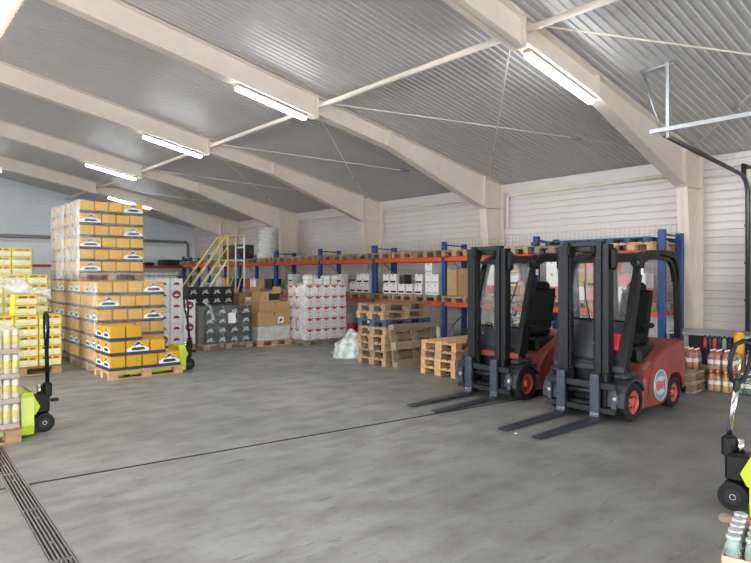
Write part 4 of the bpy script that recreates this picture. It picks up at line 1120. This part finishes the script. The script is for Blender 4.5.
# ------------------------------------------------------------------ hand pallet trucks (local +x: fork direction)
def jack(x, y, rot, lab, tilt=0., up=0., steer=0., grip=None, yaw=0.):
    t = ob('hand_pallet_truck', None, None, (x, y, 0), rot, lab, 'pallet jack')
    def add(nm, q, m, p=t): return ob(nm, q.me(nm, m), p)
    for s_ in (-1, 1):
        yc = s_*.19
        add('fork', MB().prism([(yc-.08, .055), (yc-.08, .095), (yc-.06, .11), (yc+.06, .11), (yc+.08, .095), (yc+.08, .055), (yc+.07, .055), (yc+.055, .098), (yc-.055, .098), (yc-.07, .055)], .20, 1.33, 'x'), 'lime')
        add('fork_tip', MB().prism([(1.33, .055), (1.33, .11), (1.40, .085), (1.42, .06)], yc-.07, yc+.07, 'y'), 'lime')
        add('load_roller', MB().cyl((1.12, yc-.04, .04), (1.12, yc+.04, .04), .04, n=14), 'jack_black')
    add('bulkhead', MB().prism([(-.25, .03), (.25, .03), (.27, .12), (.24, .42), (.20, .46), (-.20, .46), (-.24, .42), (-.27, .12)], .13, .25, 'x'), 'lime')
    add('bulkhead_cover', MB().prism([(.06, .30), (.14, .46), (.16, .46), (.16, .20), (.10, .22)], -.19, .19, 'y'), 'lime')
    add('pump_body', MB().bev(-.06, .13, -.085, .085, .20, .40, .02), 'jack_black')
    add('pump_piston', MB().cyl((.03, 0, .38), (.03, 0, .50), .025, n=10), 'chrome')
    add('steering_yoke', MB().cyl((0, 0, .11), (0, 0, .24), .055, n=12), 'jack_black')
    for s_ in (-1, 1):
        yy = s_*.085
        def wh():
            q = MB(); q.cyl((0, -.026, 0), (0, .026, 0), .10, n=28); return q.me('steering_wheel', 'jack_black')
        w = ob('road_wheel', cached('jw', wh), t, (0, yy, .10), steer)
        ob('tread', cached('jtread', lambda: MB().tube([(.098*math.cos(R(a)), 0, .098*math.sin(R(a))) for a in range(0, 360, 15)], .0, 4, True).me('tread', 'rubber')) if False else
           cached('jhubring', lambda: MB().cyl((0, -.030, 0), (0, .030, 0), .055, n=20).me('hub_ring', 'steel_dark')), w)
        ob('hub', cached('jhub', lambda: MB().cyl((0, -.034, 0), (0, .034, 0), .022, n=14).me('hub', 'chrome')), w)
    add('wheel_axle', MB().cyl((0, -.12, .10), (0, .12, .10), .016, n=10), 'steel_dark')
    add('handle_knuckle', MB().bev(-.09, .0, -.05, .05, .36, .52, .02), 'jack_black')
    if not grip: add('pedal', MB().bev(-.16, -.08, -.03, .03, .30, .335, .008), 'jack_black')
    d = Vector((-math.sin(tilt), math.sin(up), math.cos(tilt))).normalized(); b = Vector((-.05, 0, .48))
    s1 = b+d*(.42 if grip else .48)
    add('handle_shaft', MB().cyl(b, s1, .021, n=12), 'chrome' if grip else 'jack_black')
    u = Vector((math.sin(yaw), math.cos(yaw), 0)); L = []
    for a, h in ((0, 0), (.05, .04), (.078, .12), (.082, .22), (.06, .30), (0, .325), (-.06, .30), (-.082, .22), (-.078, .12), (-.05, .04)):
        L.append(s1+u*a+d*h)
    add('handle_loop', MB().tube(L, .017, 8, True), 'jack_black')
    add('release_lever', MB().cyl(s1+d*.02, s1+d*.2, .009, n=6), 'chrome')
    add('lever_plate', MB().bev(s1.x-.02, s1.x+.02, -.045, .045, s1.z-.05, s1.z+.05, .015), 'jack_black')
    return t
jack(1.53, 7.42, math.pi, 'lime green hand pallet truck under the wrapped cream cans', tilt=-.02)
jack(4.52, 10.55, math.pi, 'lime green hand pallet truck parked at the unloaded yellow carton pallet', tilt=-.10)
jack(4.90, 1.66, R(-82), 'lime green hand pallet truck with chrome handle beside the tray of jars', tilt=-.13, grip=True, yaw=R(40))

# ------------------------------------------------------------------ pallet of wrapped cans at the left
pallet(.66, 7.42, .0, 0, 1.2, .8, lab='wooden pallet over the forks of the pallet truck, under the cream cans')
def can():
    q = MB().lathe([(.030, 0), (.036, .008), (.036, .165), (.030, .188), (.026, .195)], 14); return q.me('drink_can', 'can_cream')
def band(): return MB().lathe([(.0365, .05), (.0368, .06), (.0368, .13), (.0365, .14)], 14).me('colour_band', 'can_band')
def lid(): return MB().lathe([(.026, .194), (.027, .199), (.0, .2)], 12).me('lid', 'jar_lid')
z = .146
for k in range(4):
    ob('can_tray', MB().bev(.08, 1.25, 7.04, 7.80, z, z+.05, .006).me('can_tray', 'tray_kraft'), None, None, None, ['kraft tray on the pallet under the lowest cream cans', 'kraft tray between the lowest and second layer of cream cans', 'kraft tray between the second and third layer of cream cans', 'kraft tray under the topmost cream cans'][k], 'tray')
    for i in range(14):
        for j in range(10):
            x, y = 1.212-i*.0755, 7.078+j*.0755
            if not (i < 2 or j < 2 and i < 9 or (k == 3 and i < 9)): continue
            c = ob('drink_can', cached('can', can), None, (x, y, z+.0505), 0, 'cream drinks can with yellow band under film beside the green pallet truck', 'can', 'cream cans on the pallet')
            if i == 0 or j == 0: ob('colour_band', cached('cband', band), c)
    z += .252
film(.07, 1.26, 7.03, 7.81, .05, z+.01, 'shiny clear film round the cream cans', 'film', seed=77)

# ------------------------------------------------------------------ tray of jars at the right
th = R(13)
base = Vector((2.955, 1.065))                               # near-left corner
def TR(u, v): return (base.x+u*math.cos(th)+v*math.sin(th), base.y+u*math.sin(th)-v*math.cos(th))
c = TR(.40, .6); pallet(c[0], c[1], 0, th, .8, 1.2, lab='wooden pallet under the tray of glass jars')
for i in range(2):
    for j in range(3):
        c = TR(.205+.4*i, .2+.4*j)
        t = ob('orange_carton', MB().bev(-.197, .197, -.197, .197, 0, .205, .008).me('orange_carton', 'orange_carton'), None, (c[0], c[1], .146), th, 'orange brown carton under the tray of glass jars', 'carton', 'orange cartons under the jars')
        ob('tape', cached('octape', lambda: MB().box(-.198, .198, -.025, .025, .12, .2062).me('tape', 'kraft')), t)
for j in range(3):
    c = TR(.2, .2+.4*j)
    q = MB(); a, b, h = .2, .197, .085
    q.box(-a, a, -b, b, 0, .01); q.box(-a, a, -b, -b+.006, .01, h); q.box(-a, a, b-.006, b, .01, h); q.box(-a, -a+.006, -b, b, .01, h); q.box(a-.006, a, -b, b, .01, h)
    ob('jar_tray', cached('jtray', lambda: q.me('jar_tray', 'pink_tray')), None, (c[0], c[1], .352), th, 'pink printed cardboard tray holding glass jars beside the chrome-handled pallet truck', 'tray', 'jar trays')
    for m in range(5):
        for n in range(5):
            p = TR(.2-.154+.077*m, .2+.4*j-.154+.077*n)
            o = ob('glass_jar', cached('jar', lambda: MB().lathe([(.028, 0), (.036, .01), (.036, .11), (.028, .135), (.026, .145)], 12).me('glass_jar', 'jar_glass')), None, (p[0], p[1], .363), 0,
                   'small glass jar in the pink tray', 'jar', 'jars in the trays')
            ob('jar_fill', cached('jfill', lambda: MB().lathe([(.022, .004), (.031, .012), (.031, .09), (.022, .1)], 10).me('jar_fill', 'bottle_green')), o)
            ob('jar_lid', cached('jlid', lambda: MB().lathe([(.027, .143), (.031, .146), (.031, .158), (.027, .161)], 12).me('jar_lid', 'jar_lid')), o)

# ------------------------------------------------------------------ clutter by the column at the right
for k in range(2):
    pallet(9.58+J(.02), 4.05+J(.02), k*.1445, R(4)+J(.02), 1.1, .8, lab=['lower', 'upper'][k]+' weathered pallet in the low stack behind the badge forklift', grp='pallets behind the badge forklift', m='wood_grey')
def bottle_mesh(m, key):
    return cached(('btl', key), lambda: MB().lathe([(.030, 0), (.041, .012), (.041, .10), (.038, .12), (.041, .14), (.041, .19), (.030, .235), (.014, .265), (.014, .285)], 12).me('bottle', m))
def sixpack(x, y, z, m, lab, grp, rot=0., nx=3, ny=2):
    t = ob('bottle_pack', None, None, (x, y, z), rot, lab, 'bottle pack', grp)
    for i in range(nx):
        for j in range(ny):
            bt = ob('bottle', bottle_mesh(m, m), t, ((i-(nx-1)/2)*.084, (j-(ny-1)/2)*.084, 0))
            ob('cap', cached('bcap', lambda: MB().cyl((0, 0, .283), (0, 0, .30), .016, n=8).me('cap', 'sticker_white')), bt)
            ob('bottle_label', cached('blab', lambda: MB().lathe([(.0415, .10), (.0422, .105), (.0422, .155), (.0415, .16)], 12).me('bottle_label', 'can_cream')), bt)
    ob('shrink_film', cached(('sf', nx, ny), lambda: MB().bev(-nx*.042-.004, nx*.042+.004, -ny*.042-.004, ny*.042+.004, .002, .25, .03).me('shrink_film', 'film_thin')), t)
for k in range(2):
    for i in range(2):
        sixpack(9.60+i*.02, 3.52-i*.185, .001+k*.302, 'bottle_amber' if k == 0 else 'bottle_orange',
                'pack of amber drink bottles on the floor beside the low pallet stack' if k == 0 else 'pack of reddish orange drink bottles stacked on the amber packs', 'amber packs' if k == 0 else 'orange packs', R(4))
for i in range(3): sixpack(9.62+.1*(i % 2), 4.22-i*.19, 2*.1445+.003, 'bottle_orange', 'pack of orange drink bottles lying on the low pallet stack', 'orange packs on the low pallet stack', R(3*i))
for i in range(5):
    for r_ in range(2):
        sixpack(9.62+r_*.3, 3.12-i*.19, .001, ['bottle_green', 'bottle_blue', 'bottle_green', 'bottle_orange', 'bottle_blue'][(i+r_) % 5], ['pack of dark green bottles on the floor below the bollard', 'pack of bluish bottles on the floor below the bollard', 'pack of dark green bottles on the floor below the bollard',
                'pack of orange bottles on the floor among the green ones', 'pack of bluish bottles on the floor below the bollard'][(i+r_) % 5], 'bottle packs on the floor '+['green', 'blue', 'green', 'orange', 'blue'][(i+r_) % 5], R(3))
for i in range(5): sixpack(9.92, 3.12-i*.19, .302, ['bottle_blue', 'bottle_green'][i % 2], ['pack of bluish bottles in the upper layer by the bollard', 'pack of green bottles in the upper layer by the bollard'][i % 2], 'upper bottle packs '+['blue', 'green'][i % 2], R(2))
# bench by the column
bn = ob('work_bench', None, None, (11.15, 4.10, 0), 0, 'grey steel work bench standing in front of the ribbed wall column', 'bench')
ob('bench_top', MB().bev(-.45, .45, -.62, .62, .68, .73, .008).me('bench_top', 'galv'), bn)
for sx_ in (-.4, .4):
    for sy_ in (-.56, .56): ob('leg', MB().box(sx_-.025, sx_+.025, sy_-.025, sy_+.025, 0, .68).me('leg', 'truck_grey'), bn)
ob('bench_shelf', MB().box(-.42, .42, -.58, .58, .2, .23).me('bench_shelf', 'truck_grey'), bn)
ob('bench_back', MB().box(.40, .43, -.6, .6, .23, .68).me('bench_back', 'dark_plastic'), bn)
for i in range(6):
    m = ['red_card', 'dark_plastic', 'red_card', 'dark_plastic', 'print_grey', 'dark_plastic'][i]
    t = ob('spray_can', MB().lathe([(.03, 0), (.032, .01), (.032, .13), (.02, .16), (.012, .17)], 12).me('spray_can', m), None, (10.28, 3.93-i*.07, .541), 0,
       {'red_card': 'red spray can on the dark tub', 'dark_plastic': 'black spray can on the dark tub', 'print_grey': 'pale grey spray can on the dark tub'}[m], 'can', 'spray cans on the tub '+m)
    ob('cap', cached('scap', lambda: MB().cyl((0, 0, .168), (0, 0, .20), .018, n=8).me('cap', 'dark_plastic')), t)
ob('plastic_tub', MB().prism([(-.18, 0), (.18, 0), (.21, .5), (.23, .5), (.23, .54), (-.23, .54), (-.23, .5), (-.21, .5)], -.22, .22, 'y').me('plastic_tub', 'dark_plastic'), None, (10.4, 3.76, 0), 0, 'dark rimmed plastic tub with spray cans on it beside the bollard', 'tub')
bl = ob('bollard', MB().cyl((0, 0, .01), (0, 0, .80), .07, n=16).me('bollard', 'bollard'), None, (10.15, 3.40, 0), 0, 'yellow steel guard post beside the sectional door', 'bollard')
ob('base_plate', MB().bev(-.11, .11, -.11, .11, 0, .012, .003).me('bollard_base', 'truck_grey'), bl)
ob('top_cap', MB().lathe([(.07, .80), (.055, .825), (.0, .835)], 16).me('bollard_cap', 'bollard'), bl)
# litter and stains on the floor
def wrapper(x, y, lab, s, m):
    rr = random.Random(int(x*100)); q = MB(); V = []; n = 10
    for j, f in enumerate((1, .55, .0)):
        for i in range(n): a = 2*math.pi*i/n; r = s*f*(1+.5*(rr.random()-.5)); V.append((r*math.cos(a), r*.55*math.sin(a), .002+(.015*rr.random() if j else 0)))
    q.add(V, [(j*n+i, j*n+(i+1) % n, (j+1)*n+(i+1) % n, (j+1)*n+i) for j in range(2) for i in range(n)], 0, True)
    ob('litter', q.me('litter', m), None, (x, y, 0), R(20), lab, 'litter')
wrapper(4.60, 1.62, 'crumpled yellowish wrapper on the floor at the wheel of the chrome-handled pallet truck', .09, 'tray_kraft')
wrapper(5.35, 3.95, 'tiny white paper scrap on the floor between the fork tips', .03, 'sticker_white')
